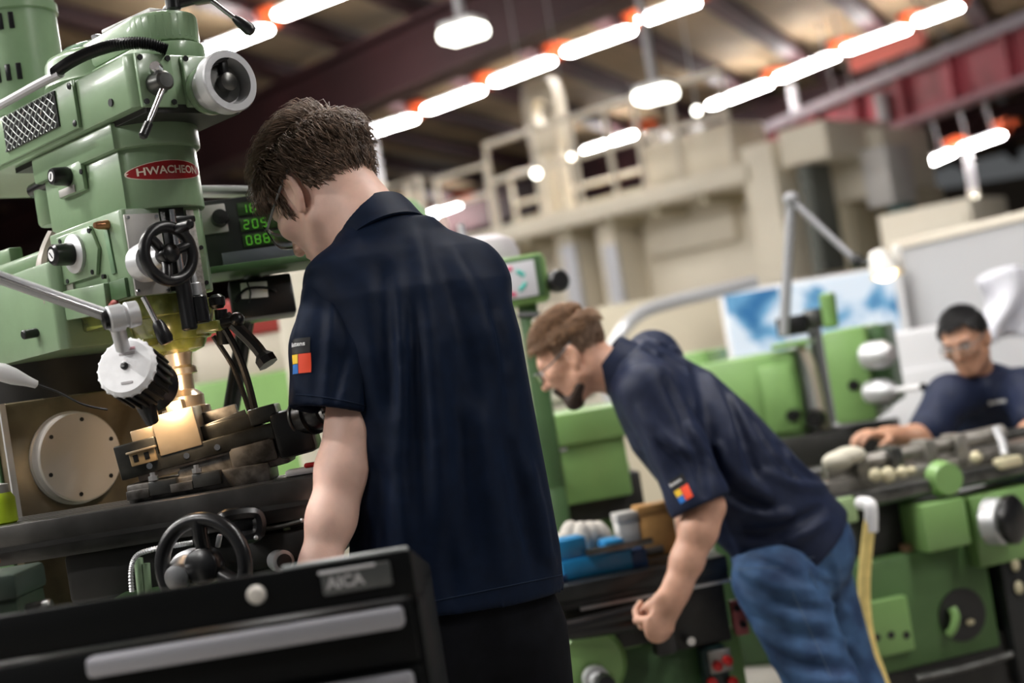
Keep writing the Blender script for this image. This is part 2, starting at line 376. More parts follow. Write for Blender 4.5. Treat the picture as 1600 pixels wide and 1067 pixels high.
# white cabinet on the platform
a = G.on(992, 200, 'y', 0.5); b_ = G.on(1150, 262, 'y', 0.5)
cb = MB().box2((a.x, 0.5, zp), (b_.x, 1.3, zp+0.62), 0.03).build('platform_cabinet', CREAM, gm)
MB().box2((a.x+0.1, 0.47, zp+0.1), ((a.x+b_.x)/2, 0.51, zp+0.52), 0.01).build('cabinet_door', CREAM, cb)
MB().lathe((a.x+0.3, 0.8, zp+0.62), (0, 0, 1), [(0, 0.16), (0.12, 0.16), (0.2, 0.1), (0.2, 0.0)], 20).build('chrome_motor', CHROME, cb)
MB().lathe((a.x+0.8, 0.8, zp+0.62), (0, 0, 1), [(0, 0.13), (0.1, 0.13), (0.16, 0.08), (0.16, 0.0)], 20).build('chrome_motor', CHROME, cb)
# tall arm with a hole, standing on the platform
a = G.on(848, 310, 'y', 0.6); hb = a.x
arm = MB().box2((hb-0.03, 0.6, zp), (hb+0.17, 0.8, zp+1.0), 0.03).box2((hb+0.28, 0.6, zp), (hb+0.42, 0.8, zp+1.0), 0.03).build('lifting_arm', CREAM, gm)
pts = []; inner = []; cx, cz = hb+0.2, zp+1.42
ring = MB(); vs = []; fs = []; N = 40
for yy in (0.6, 0.8):
    for i in range(N):
        an = 2*math.pi*i/N; c_, s_ = math.cos(an), math.sin(an)
        ox = 0.31*math.copysign(abs(c_)**0.5, c_); oz = 0.52*math.copysign(abs(s_)**0.6, s_)
        vs.append((cx+ox, yy, cz+oz)); vs.append((cx+0.14*c_, yy, cz+0.06+0.17*s_))
for i in range(N):
    j = (i+1) % N; o2 = 2*N
    fs += [(2*i, 2*j, 2*j+1, 2*i+1), (o2+2*i, o2+2*i+1, o2+2*j+1, o2+2*j), (2*i, o2+2*i, o2+2*j, 2*j), (2*i+1, 2*j+1, o2+2*j+1, o2+2*i+1)]
ring.add(vs, fs).build('eye_plate', CREAM, arm)
# body under the platform
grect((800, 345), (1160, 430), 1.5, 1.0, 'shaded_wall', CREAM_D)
grect((955, 345), (1236, 478), 0.95, 1.2, 'cross_beam', CREAM, 0.05)
grect((1000, 330), (1150, 375), 0.8, 0.3, 'beam_rib', CREAM, 0.03)
grect((1152, 232), (1240, 440), 0.05, 1.6, 'end_block', CREAM, 0.05)
sl = grect((1238, 225), (1290, 425), 0.12, 0.5, 'way_cover', mat('grey_bellows', (0.12, 0.13, 0.115), 0.6, var=0.2, scale=2), 0.02)
a = G.on(1240, 240, 'y', 0.1); b_ = G.on(1288, 425, 'y', 0.1)
for k in range(9):
    z = b_.z+(a.z-b_.z)*k/9; MB().box2((a.x+0.02, 0.06, z), (b_.x-0.02, 0.13, z+0.05)).build('bellows_fold', mat('grey_bellows_edge', (0.16, 0.17, 0.15), 0.6), sl)
grect((1212, 206), (1296, 245), 0.0, 1.5, 'head_cap', CREAM, 0.03)
grect((1275, 222), (1392, 300), 0.9, 1.2, 'right_block', CREAM, 0.05)
grect((1340, 235), (1398, 318), 0.7, 0.6, 'right_head', mat('off_white_paint', (0.62, 0.6, 0.58), 0.5), 0.04)
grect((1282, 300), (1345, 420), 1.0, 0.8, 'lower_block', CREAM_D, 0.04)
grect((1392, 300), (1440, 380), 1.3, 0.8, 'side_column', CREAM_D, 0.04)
grect((1345, 330), (1395, 420), 1.6, 0.5, 'side_motor', mat('brass_tan', (0.22, 0.17, 0.06), 0.5), 0.05)
MB().lathe(G.on(1408, 320, 'y', 0.6), (0, 0, -1), [(0, 0.16), (0.3, 0.1), (0.42, 0.03)], 16).build('spindle_cone', mat('dark_teal', (0.01, 0.06, 0.06), 0.5), gm)
# two columns with white guide rails, left of the beam
for (x0, x1) in ((862, 925), (928, 990)):
    c_ = grect((x0, 352), (x1, 560), 0.35, 0.7, 'guide_column', CREAM, 0.03)
    grect((x0+12, 385), (x1-8, 520), 0.3, 0.08, 'guide_rail', mat('pale_guide_steel', (0.55, 0.56, 0.60), 0.4, 0.2), 0.01, c_)
grect((700, 385), (1010, 640), 1.1, 0.6, 'rear_column', CREAM, 0.03)
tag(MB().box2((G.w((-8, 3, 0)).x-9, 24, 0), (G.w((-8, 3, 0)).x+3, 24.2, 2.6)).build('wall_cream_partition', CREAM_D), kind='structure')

# cream cabinet to the right, in front of the dark roof
c = P(1460, 340, 13)
t = thing('cream_cabinet', 'cream square cabinet top showing above the grey partition', 'cabinet', (c.x, c.y, 0), rz=math.radians(-40))
MB().box2((-0.55, 0, 0), (0.35, 0.9, c.z+0.12), 0.02).build('body', CREAM, t)
MB().box2((-0.5, -0.03, 0.4), (0.3, 0.0, c.z), 0.01).build('door', CREAM, t)

# grey partition at right
a = P(1395, 392, 8.6); b_ = P(1640, 330, 7.2); ang = math.atan2(b_.y-a.y, b_.x-a.x); L = (b_-a).length
t = thing('grey_partition', 'tall plain grey partition panel behind the man leaning on the lathe', 'partition', (a.x, a.y, 0), rz=ang)
MB().box2((0, 0, 0.1), (L, 0.05, a.z)).build('panel', mat('light_grey_panel', (0.40, 0.40, 0.41), 0.6), t)
MB().box2((-0.02, -0.02, a.z), (L, 0.08, a.z+0.05), 0.01).build('top_rail', RAILC, t)
for k in range(3): MB().box2((k*L/2-0.02, 0.05, 0), (k*L/2+0.03, 0.1, a.z)).build('post', RAILC, t)
# white curled plastic sheets hung at far right
c = P(1578, 470, 7.0)
t = thing('plastic_sheet', 'crumpled white plastic sheet hung on the partition at the right edge', 'sheet', c)
vs = []; fs = []
for i in range(14):
    for j in range(10):
        u_, v_ = i/13, j/9; vs.append((-0.17+0.5*u_+0.05*math.sin(v_*5), 0.06*math.sin(u_*14+v_*3)-0.05, 0.12-0.34*v_+0.05*math.sin(u_*5)))
for i in range(13):
    for j in range(9): fs.append((i*10+j, (i+1)*10+j, (i+1)*10+j+1, i*10+j+1))
so = MB().add(vs, fs).build('sheet', mat('white_sheet', (0.62, 0.62, 0.68), 0.5), t, 180); so.modifiers.new('t', 'SOLIDIFY').thickness = 0.004
# white machine enclosure behind
a = P(1395, 530, 6.9); b_ = P(1560, 500, 6.9)
t = thing('white_enclosure', 'low white machine enclosure between green machine and leaning man', 'machine', (a.x, a.y, 0), rz=math.radians(-6))
MB().box2((-0.3, 0, 0), (0.37, 0.3, a.z+0.03), 0.03).build('body', mat('white_enclosure_paint', (0.66, 0.66, 0.68), 0.45), t)
MB().box2((-0.22, -0.02, 0.3), (0.3, 0.0, a.z-0.16), 0.01).build('door', mat('white_enclosure_paint', (0.66, 0.66, 0.68), 0.45), t)
# posters
def poster_mat():
    m = bpy.data.materials.new('blue_poster_print'); m.use_nodes = True; nt = m.node_tree; b = nt.nodes['Principled BSDF']; b.inputs['Roughness'].default_value = 0.5
    tc = nt.nodes.new('ShaderNodeTexCoord'); n = nt.nodes.new('ShaderNodeTexNoise'); n.inputs['Scale'].default_value = 3.2; n.inputs['Detail'].default_value = 3; n.inputs['Distortion'].default_value = 0.6
    r = nt.nodes.new('ShaderNodeValToRGB'); e = r.color_ramp.elements; e[0].position = 0.33; e[0].color = (0.02, 0.14, 0.34, 1); e[1].position = 0.50; e[1].color = (0.66, 0.76, 0.88, 1)
    k = e.new(0.41); k.color = (0.14, 0.36, 0.60, 1)
    nt.links.new(tc.outputs['Object'], n.inputs['Vector']); nt.links.new(n.outputs['Fac'], r.inputs['Fac']); nt.links.new(r.outputs['Color'], b.inputs['Base Color']); return m
PM = poster_mat()
a = P(1132, 462, 8.4); b_ = P(1392, 405, 8.4); zt = a.z+0.02
t = thing('poster_board', 'blue and white printed poster board behind the green milling machine', 'poster', (a.x, a.y, 0), rz=0.0)
wv = b_.x-a.x
MB().box2((-0.02, 0.03, 0.6), (wv+0.05, 0.08, zt), 0.005).build('board', WHITE, t)
MB().box2((0.0, 0.015, zt-0.42), (wv*0.32, 0.03, zt-0.02)).build('print', PM, t)
MB().box2((wv*0.34, 0.015, zt-0.5), (wv, 0.03, zt-0.02)).build('print', PM, t)
for k in (0.05, wv-0.05): MB().box2((k-0.03, 0.08, 0), (k+0.03, 0.14, zt)).build('leg', GREYPIPE, t)
# beige board left of the posters
a = P(1000, 500, 8.8); b_ = P(1130, 470, 8.8)
t = thing('beige_board', 'plain beige board left of the blue posters', 'board', (a.x, a.y, 0))
MB().box2((-0.25, 0, 0.3), (b_.x-a.x+0.02, 0.04, a.z+0.12), 0.005).build('panel', mat('beige_panel', (0.46, 0.41, 0.31), 0.6), t)
for k in (-0.2, 0.45): MB().box2((k-0.03, 0.04, 0), (k+0.03, 0.1, a.z)).build('leg', GREYPIPE, t)
# pale hose
t = thing('pale_hose', 'pale grey flexible hose curving from the guide columns to the posters', 'hose', (0, 0, 0))
tag(t); MB().tube([Vector((P(955, 560, 7.6).x, 7.6, 0.02)), P(955, 640, 7.6), P(955, 560, 7.6), P(970, 520, 7.6), P(1000, 490, 7.7), P(1050, 472, 7.8), P(1120, 455, 7.9), P(1180, 440, 8.0)], 0.036, 10, n=6).build('tube', SATIN, t)
# ------------------------------------------------------------------ near milling machine
def drape(obj, mb, d, off=0.0012):
    "lay the builder's points onto obj's surface along direction d (all in obj's local space)"
    bv = BVHTree.FromPolygons([v.co for v in obj.data.vertices], [list(p.vertices) for p in obj.data.polygons])
    d = Vector(d).normalized(); out = []
    for v in mb.v:
        h = bv.ray_cast(Vector(v)-d*0.4, d, 1.5)[0]
        out.append(tuple((h if h is not None else Vector(v))-d*off))
    mb.v = out; return mb
def grid_patch(c, ux, uy, w, h, nx=8, ny=6, ell=False):
    mb = MB(); c = Vector(c); vs = []; fs = []
    if ell:
        vs = [c]
        for k in range(1, ny+1):
            for i in range(4*nx):
                a = 2*math.pi*i/(4*nx); vs.append(c+ux*(w/2*k/ny*math.cos(a))+uy*(h/2*k/ny*math.sin(a)))
        n4 = 4*nx
        for i in range(n4): fs.append((0, 1+i, 1+(i+1) % n4))
        for k in range(ny-1):
            for i in range(n4):
                j = (i+1) % n4; fs.append((1+k*n4+i, 1+(k+1)*n4+i, 1+(k+1)*n4+j, 1+k*n4+j))
    else:
        for i in range(nx+1):
            for j in range(ny+1): vs.append(c+ux*(w*(i/nx-0.5))+uy*(h*(j/ny-0.5)))
        for i in range(nx):
            for j in range(ny): fs.append((i*(ny+1)+j, (i+1)*(ny+1)+j, (i+1)*(ny+1)+j+1, i*(ny+1)+j+1))
    return mb.add(vs, fs)
o1 = P(285, 600, 2.65); M1 = Frame((o1.x, o1.y), -45)
X = Vector((1, 0, 0)); Y = Vector((0, 1, 0)); Z = Vector((0, 0, 1))
ml = thing('milling_machine', 'large sage green milling machine at left with a red name plate on its head', 'machine', M1.loc, rz=M1.rz)
def wheel3(c, d, R, r, hubr, name, m, par, spokes=3, flat=1.0, dish=0.02, spoke_r=0.008, ph=0.5):
    mb = MB(); c = Vector(c); x, y, d = orth(d); mb.torus(c, d, R, r, 48, 12, flat)
    mb.cyl(c-d*dish, c+d*0.012, hubr, seg=20, bev=0.003)
    for k in range(spokes):
        a = 2*math.pi*k/spokes+ph; e = x*math.cos(a)+y*math.sin(a)
        mb.tube([c+e*hubr*0.7-d*dish*0.4, c+e*R*0.6-d*dish*0.1, c+e*R], spoke_r, 8, n=3)
    return mb.build(name, m, par, 50)
# motor
mo = MB().lathe((-0.42, 0, 2.05), Z, [(0, 0.092), (0.012, 0.092), (0.014, 0.084), (0.215, 0.084), (0.218, 0.089), (0.236, 0.089), (0.24, 0.084), (0.36, 0.082), (0.40, 0.06), (0.41, 0.0)], 48).build('motor', SAGE, ml)
for k, (an, z) in enumerate([(a, z) for z in (2.135, 2.24) for a in (-92, -77, -62, -47, -32)]):
    a = math.radians(an); MB().box((-0.42+0.0835*math.cos(a), 0.0835*math.sin(a), z), (0.006, 0.011, 0.034), eul(0, 0, an), 0.002).build('vent_slot', BLACK, mo)
MB().box((-0.42+0.0, -0.125, 2.05), (0.03, 0.03, 0.02), bev=0.004).build('foot_lug', SAGE, mo)
# belt housing
bh = MB().lathe((-0.11, 0, 2.035), Z, [(0, 0.108), (0.006, 0.112), (0.014, 0.108), (0.052, 0.104), (0.062, 0.098), (0.068, 0.085)], 56).build('belt_housing', SAGE, ml)
MB().lathe((-0.11, 0, 2.10), Z, [(0, 0.078), (0.006, 0.078), (0.016, 0.066), (0.024, 0.045), (0.027, 0.0)], 48).build('housing_lid', mat('polished_green_lid', (0.2, 0.3, 0.22), 0.12, 0.35), bh)
MB().lathe((-0.11, 0, 2.124), Z, [(0, 0.02), (0.004, 0.02), (0.006, 0.011), (0.018, 0.011), (0.02, 0.008)], 6).build('lid_bolt', CHROME, bh)
fl_poly = []
for i in range(17):
    a = math.radians(-90+i*180/16); fl_poly.append((0.112+0.07*math.cos(a), 0.066*math.sin(a)))
fl_poly += [(-0.06, 0.066), (-0.06, -0.066)]
MB().prism(fl_poly, 2.053, 2.108, 0.008).build('belt_cover_nose', SAGE, bh)
fp2 = [(p[0]*1.03 if p[0] > 0 else p[0], p[1]*1.06) for p in fl_poly]
MB().prism(fp2, 2.018, 2.051, 0.004).build('belt_cover_base', SAGE, bh)
lv = MB().box((0.045, -0.01, 2.118), (0.15, 0.04, 0.02), eul(0, 0, 6), 0.003).build('brake_bar', STEEL_D, ml)
MB().cyl((0.14, 0.0, 2.117), (0.17, 0.0, 2.120), 0.008, seg=12).cyl((0.165, 0, 2.110), (0.165, 0, 2.132), 0.014, seg=16, bev=0.003).cyl((0.165, 0, 2.120), (0.19, 0.04, 2.128), 0.009, seg=12).box((0.195, 0.045, 2.127), (0.04, 0.03, 0.018), eul(0, 0, 40), 0.005).build('lever_pivot', BLACK, lv)
MB().cyl((0.205, 0.055, 2.120), (0.235, 0.085, 2.075), 0.0045, seg=12).build('lever_rod', CHROME, lv)
MB().lathe((0.230, 0.080, 2.083), (0.03, 0.03, -0.045), [(0, 0.006), (0.01, 0.009), (0.035, 0.012), (0.042, 0.009), (0.044, 0.004)], 16).build('lever_grip', BLACK, lv)
# gearbox
gb = MB().prism([(-0.62, -0.13), (0.185, -0.13), (0.2, -0.118), (0.2, 0.085), (0.17, 0.11), (-0.62, 0.11)], 1.925, 2.02, 0.006).build('gearbox', SAGE, ml)
vp = MB().box((-0.16, -0.134, 1.976), (0.35, 0.008, 0.088), bev=0.002).build('vent_plate', SAGE, gb)
MB().box((-0.155, -0.139, 1.982), (0.215, 0.004, 0.066)).build('vent_opening', BLACK, vp)
mesh = MB()
for k in range(-5, 14):
    for sgn in (1, -1):
        x0 = -0.2625+k*0.0225; pts = []
        for j in range(9):
            z = 1.949+0.066*j/8; x_ = x0 + (0.066*j/8)*1.25*sgn + (0 if sgn > 0 else 0.0825)
            if -0.2625 <= x_ <= -0.0475: pts.append((x_, -0.143-0.001*math.sin(j*math.pi/2)*sgn, z))
        if len(pts) > 1: mesh.tube(pts, 0.0011, 5)
mesh.build('vent_mesh', mat('dull_wire', (0.32, 0.34, 0.32), 0.45, 0.5), vp)
for (x_, z) in ((-0.325, 2.01), (0.005, 2.01), (0.005, 1.942), (-0.325, 1.942)): MB().lathe((x_, -0.137, z), -Y, [(0, 0.006), (0.003, 0.006), (0.004, 0.003)], 12).build('screw', BLACKM, vp)
MB().lathe((0.125, -0.13, 1.95), -Y, [(0, 0.007), (0.003, 0.007), (0.003, 0.003)], 14).build('oil_plug', BLACKM, gb)
# front panels of the gearbox
fp = MB().box((0.203, -0.085, 1.970), (0.008, 0.07, 0.094), bev=0.002).build('speed_panel', SAGE, gb)
for (y, z) in ((-0.112, 2.009), (-0.058, 2.009), (-0.112, 1.932), (-0.058, 1.932)): MB().lathe((0.207, y, z), X, [(0, 0.005), (0.003, 0.005), (0.003, 0.002)], 12).build('socket_screw', BLACK, fp)
hb = MB().lathe((0.205, -0.088, 1.962), X, [(0, 0.02), (0.012, 0.02), (0.02, 0.017), (0.032, 0.017), (0.036, 0.013)], 24).build('lever_hub', STEEL_D, fp)
MB().lathe((0.222, -0.088, 1.978), (0.5, -0.6, 0.4), [(0, 0.008), (0.012, 0.012), (0.022, 0.009)], 16).build('hub_nut', CHROME, hb)
MB().cyl((0.232, -0.09, 1.952), (0.238, -0.135, 1.885), 0.0055, 0.0045, seg=14).build('speed_lever', CHROME, hb)
MB().lathe((0.238, -0.132, 1.889), (0.003, -0.025, -0.035), [(0, 0.005), (0.004, 0.008), (0.03, 0.008), (0.034, 0.005)], 14).build('lever_tip', BLACK, hb)
MB().box((0.203, 0.02, 1.970), (0.012, 0.1, 0.092), bev=0.004).build('wheel_panel', SAGE, gb)
for (y, z) in ((-0.022, 2.01), (-0.022, 1.935)): MB().lathe((0.208, y, z), X, [(0, 0.005), (0.003, 0.005), (0.003, 0.002)], 12).build('socket_screw', BLACK, gb)
# graduated wheel
gw = MB().lathe((0.2, 0.012, 1.952), X, [(0, 0.038), (0.012, 0.044), (0.024, 0.045)], 40).build('wheel_boss', SAGE, ml)
MB().lathe((0.224, 0.012, 1.952), X, [(0, 0.040), (0.03, 0.040), (0.032, 0.05), (0.034, 0.054), (0.058, 0.055), (0.061, 0.053), (0.061, 0.041), (0.045, 0.039), (0.03, 0.038), (0.03, 0.0)], 56, capped=False).build('graduated_ring', SATIN, gw)
MB().lathe((0.25, 0.012, 1.952), X, [(0, 0.034), (0.013, 0.034), (0.014, 0.016), (0.03, 0.016), (0.034, 0.01), (0.034, 0.0)], 32).build('wheel_core', STEEL_D, gw)
MB().box((0.275, 0.0, 1.992), (0.018, 0.035, 0.014), eul(20, 0, 0), 0.003).box((0.27, 0.012, 1.98), (0.012, 0.014, 0.03), None, 0.003).build('pointer_catch', BLACK, gw)
# hose along the gearbox
hs = MB().tube([(-0.3, -0.142, 2.042), (-0.24, -0.146, 2.038), (-0.08, -0.15, 2.036), (0.0, -0.148, 2.035)], 0.0085, 10, n=6).build('cable_sleeve', GREYPIPE, ml)
pth = catmull([(-0.02, -0.148, 2.041), (0.04, -0.147, 2.045), (0.10, -0.137, 2.047), (0.16, -0.12, 2.044), (0.20, -0.09, 2.036), (0.215, -0.06, 2.022)], 22)
MB().tube(pth, 0.01, 10, radii=[0.0115 if i % 2 else 0.0085 for i in range(len(pth))]).build('corrugated_hose', BLACK, ml)
# collar and head casting
def scale_poly(poly, k, cx=0.0, cy=0.0): return [((p[0]-cx)*k+cx, (p[1]-cy)*k+cy) for p in poly]
cp = [(0.08, -0.107)] + [(0.03+0.095*math.cos(math.radians(t)), -0.022+0.092*math.sin(math.radians(t))) for t in range(-58, 91, 8)] + [(-0.2, 0.075), (-0.2, -0.107)]
MB().prism(scale_poly(cp, 1.1), 1.875, 1.925, 0.006).build('head_collar', SAGE, ml)
MB().prism([(0.2, -0.11), (0.2, 0.08), (-0.3, 0.09), (-0.3, -0.11)], 1.915, 1.93).build('shadow_gap', SHADOWB, ml)  # black slab painted in as the shade under the gearbox
cs = MB().prism(cp, 1.765, 1.88, 0.004).build('head_casting', SAGE, ml)
lb = drape(cs, grid_patch((0.12, -0.030, 1.830), Y, Z, 0.140, 0.034, 8, 5, True), -X, 0.002).build('name_plate', RUBY, cs)
drape(cs, grid_patch((0.12, -0.030, 1.830), Y, Z, 0.144, 0.037, 8, 5, True), -X, 0.0010).build('plate_rim', LETTER, cs)
drape(cs, text_mb('HWACHEON', 0.0195, basis((0.12, -0.030, 1.8300), Y, Z, X), 0.0, 0.0004), -X, 0.0028).build('plate_letters', LETTER, cs)
pl = MB().box((-0.085, -0.112, 1.858), (0.10, 0.012, 0.058), eul(0, 0, 0), 0.006).build('switch_plate', SAGE, cs)
MB().box((-0.095, -0.119, 1.838), (0.06, 0.003, 0.014), None, 0.001).build('scale_strip', LABELGREY, pl)
MB().lathe((-0.085, -0.118, 1.864), -Y, [(0, 0.017), (0.004, 0.018), (0.03, 0.0165), (0.034, 0.014), (0.034, 0.0)], 32).build('knob', BLACK, pl)
MB().lathe((-0.085, -0.152, 1.864), -Y, [(0, 0.009), (0.001, 0.009), (0.001, 0.0)], 24).build('knob_cap', WHITE, pl)
MB().box((-0.085, -0.1535, 1.864), (0.002, 0.001, 0.012), eul(0, 30, 0)).build('knob_mark', BLACK, pl)
MB().lathe((-0.035, -0.118, 1.862), -Y, [(0, 0.005), (0.002, 0.005), (0.002, 0.0)], 12).build('screw', BLACK, pl)
# switch cylinder at the back of the head
MB().lathe((-0.245, -0.07, 1.80), Z, [(0, 0.03), (0.006, 0.034), (0.07, 0.034), (0.07, 0.03), (0.085, 0.03)], 32).build('limit_cylinder', SAGE, ml)
MB().cyl((-0.28, -0.09, 1.875), (-0.2, -0.09, 1.878), 0.014, seg=14).build('limit_rod', BLACK, ml)
MB().tube([(-0.2, -0.1, 1.775), (-0.205, -0.12, 1.74), (-0.19, -0.14, 1.70), (-0.17, -0.145, 1.64)], 0.016, 10, n=6).build('bent_pipe', mat('dull_tan_pipe', (0.28, 0.24, 0.2), 0.4), ml)  # plain dull tan pipe
# lower head body
lo_poly = [(-0.17, -0.13), (0.092, -0.13), (0.1, -0.124), (0.1, 0.028), (0.06, 0.06), (-0.17, 0.06)]
lh = MB().prism(lo_poly, 1.612, 1.768, 0.004).build('quill_housing', SAGE, ml)
fg = MB().prism([(-0.125, -0.045), (0.0, -0.045), (0.02, 0.0), (0.0, 0.045), (-0.125, 0.045), (-0.14, 0.0)], 0, 0.008, 0.002, basis((-0.005, -0.130, 1.712), X, Z, -Y)).build('flange_plate', SAGE, lh)
MB().lathe((-0.065, -0.136, 1.716), -Y, [(0, 0.036), (0.008, 0.036), (0.012, 0.03), (0.012, 0.0)], 40).build('dial_flange', SATIN, fg)
MB().lathe((-0.065, -0.146, 1.716), -Y, [(0, 0.02), (0.004, 0.021), (0.036, 0.0195), (0.04, 0.016), (0.04, 0.0)], 36).build('knob', BLACK, fg)
MB().lathe((-0.065, -0.186, 1.716), -Y, [(0, 0.011), (0.001, 0.011), (0.001, 0.0)], 24).build('knob_cap', WHITE, fg)
MB().box((-0.065, -0.1875, 1.716), (0.002, 0.001, 0.014), eul(0, -40, 0)).build('knob_mark', BLACK, fg)
for (x_, z) in ((-0.115, 1.748), (-0.005, 1.748), (-0.11, 1.672), (-0.015, 1.674), (0.02, 1.66), (-0.15, 1.662)): MB().lathe((x_, -0.134, z), -Y, [(0, 0.0045), (0.006, 0.0045), (0.006, 0.0)], 12).build('socket_screw', BLACKM, lh)
MB().box((0.045, -0.1315, 1.705), (0.014, 0.004, 0.09), eul(0, -4, 0), 0.001).build('lever_slot', SAGE_D, lh)
MB().lathe((0.05, -0.131, 1.748), -Y, [(0, 0.009), (0.02, 0.007), (0.026, 0.005)], 14).build('brass_fitting', mat('copper_brass', (0.42, 0.2, 0.1), 0.3, 0.9), lh)
MB().box((-0.06, -0.137, 1.625), (0.17, 0.014, 0.055), eul(0, 3, 0), 0.003).build('worm_cover', SAGE, lh)
MB().box((0.06, -0.133, 1.63), (0.055, 0.008, 0.035), None, 0.002).build('green_gib', GREEN_D, lh)
rd = MB()
for k in range(5): rd.ell((0.02+0.012*k-0.03, -0.135, 1.606+0.003*math.sin(k*2)), (0.012, 0.006, 0.007), seg=10, rings=6)
rd.build('red_paint_wear', mat('worn_red_primer', (0.25, 0.05, 0.04), 0.5, var=0.4, scale=60), lh)
# front plates
pf = MB().box((0.102, -0.093, 1.684), (0.006, 0.070, 0.145), None, 0.002).build('front_plate', LABELGREY, lh)
for (y, z) in ((-0.122, 1.75), (-0.065, 1.75), (-0.124, 1.69), (-0.124, 1.62), (-0.065, 1.617)): MB().lathe((0.105, y, z), X, [(0, 0.0035), (0.003, 0.003), (0.003, 0.0)], 10).build('screw', CHROME, pf)
MB().box((0.1, -0.030, 1.69), (0.006, 0.05, 0.15), None, 0.001).build('stop_recess', BLACKM, lh)
MB().cyl((0.112, -0.036, 1.56), (0.112, -0.036, 1.76), 0.0065, seg=14).build('stop_rod', CHROME, lh)
MB().cyl((0.115, -0.014, 1.565), (0.115, -0.014, 1.665), 0.005, seg=14).cyl((0.115, -0.014, 1.60), (0.115, -0.014, 1.625), 0.011, seg=18, bev=0.002).build('stop_screw', SATIN, lh)
MB().box((0.102, 0.006, 1.665), (0.006, 0.016, 0.19), None, 0.001).build('depth_scale', mat('speckled_scale', (0.34, 0.32, 0.29), 0.5, var=0.25, scale=150), lh)
MB().box((0.105, -0.015, 1.742), (0.02, 0.05, 0.012), None, 0.003).build('trip_lever', BLACK, lh)
for z in (1.69, 1.625): MB().lathe((0.1, 0.02, z), X, [(0, 0.004), (0.003, 0.004), (0.003, 0.0)], 10).build('screw', BLACK, lh)
MB().cyl((0.125, -0.045, 1.54), (0.125, -0.045, 1.64), 0.014, seg=18, bev=0.003).cyl((0.125, -0.02, 1.55), (0.125, -0.02, 1.60), 0.017, seg=18, bev=0.003).build('micrometer_stop', BLACK, lh)
# quill hand wheel
MB().lathe((0.104, -0.106, 1.668), X, [(0, 0.034), (0.02, 0.036), (0.034, 0.033), (0.04, 0.02), (0.05, 0.016), (0.085, 0.014)], 36).build('dial_hub', SATIN, ml)
hw = wheel3((0.192, -0.106, 1.670), X, 0.047, 0.0105, 0.017, 'quill_hand_wheel', BLACK, ml, 3, 0.9, 0.02, 0.009, 0.3)
MB().lathe((0.195, -0.085, 1.712), X, [(0, 0.008), (0.02, 0.01), (0.045, 0.008), (0.048, 0.004)], 14).build('crank_grip', BLACK, hw)
# bottom of the head, quill and cutter
MB().prism([(-0.13, -0.115), (0.08, -0.115), (0.09, -0.03), (0.085, 0.03), (-0.13, 0.05)], 1.575, 1.615, 0.006).build('oily_underside', OILY, ml)
qh = MB().lathe((0, 0, 1.60), -Z, [(0, 0.088), (0.02, 0.084), (0.05, 0.074), (0.068, 0.066), (0.07, 0.058), (0.076, 0.056), (0.086, 0.05), (0.092, 0.034)], 40).build('quill_nose', OILY, ml)
MB().box((0.075, 0.035, 1.545), (0.05, 0.05, 0.02), eul(0, 0, 30), 0.004).build('clamp_ear', OILY, qh); MB().box((0.03, -0.075, 1.533), (0.02, 0.03, 0.014), None, 0.003).build('clamp_ear', OILY, qh)
STEEL_LAMPLIT = mat('lamplit_bright_steel', (0.72, 0.60, 0.46), 0.28, 0.9, var=0.12, scale=30)  # steel with the work lamp's warm light put into its colour
sp = MB().lathe((0, 0, 1.515), -Z, [(0, 0.03), (0.012, 0.026), (0.03, 0.023), (0.035, 0.03), (0.046, 0.031), (0.048, 0.022), (0.075, 0.021), (0.082, 0.03), (0.088, 0.036), (0.108, 0.036)], 36).build('spindle', STEEL_LAMPLIT, ml)
fm = MB().lathe((0, 0, 1.408), -Z, [(0, 0.036), (0.002, 0.044), (0.018, 0.047), (0.028, 0.044), (0.03, 0.02)], 36).build('face_mill', STEEL_LAMPLIT, sp)
for k in range(6):
    a = k*math.pi/3+0.4; MB().box((0.041*math.cos(a), 0.041*math.sin(a), 1.381), (0.012, 0.014, 0.014), eul(0, 0, math.degrees(a)), 0.002).build('cutter_insert', STEEL_LAMPLIT, fm)
MB().cyl((0.125, -0.128, 1.607), (0.132, -0.112, 1.555), 0.005, seg=12).build('feed_lever', CHROME, ml)
MB().lathe((0.132, -0.113, 1.562), (0.004, 0.008, -0.03), [(0, 0.007), (0.006, 0.011), (0.034, 0.014), (0.042, 0.011), (0.044, 0.005)], 18).build('feed_lever_grip', BLACK, ml)
# black levers and cables right of the quill
blk = MB().lathe((0.11, 0.03, 1.575), Z, [(0, 0.01), (0.006, 0.015), (0.02, 0.015), (0.026, 0.008)], 18).cyl((0.08, 0.02, 1.545), (0.12, 0.06, 1.55), 0.01, seg=12).ell((0.12, 0.06, 1.55), 0.014)
blk.cyl((0.08, 0.05, 1.51), (0.085, 0.052, 1.575), 0.012, seg=14)
blk.build('trip_levers', BLACK, ml)
MB().tube([(0.09, 0.045, 1.55), (0.10, 0.06, 1.50), (0.10, 0.075, 1.44), (0.09, 0.09, 1.36)], 0.007, 8, n=5).build('black_cable', BLACK, ml)
MB().tube([(0.05, 0.05, 1.53), (0.06, 0.075, 1.47), (0.05, 0.10, 1.40), (0.05, 0.11, 1.33)], 0.005, 8, n=5).build('black_cable', BLACK, ml)
MB().tube([(0.1, 0.05, 1.56), (0.14, 0.075, 1.50), (0.16, 0.085, 1.46)], 0.013, 8, n=5, radii=[0.012]*8+[0.02]*4).build('coolant_joint', BLACK, ml)
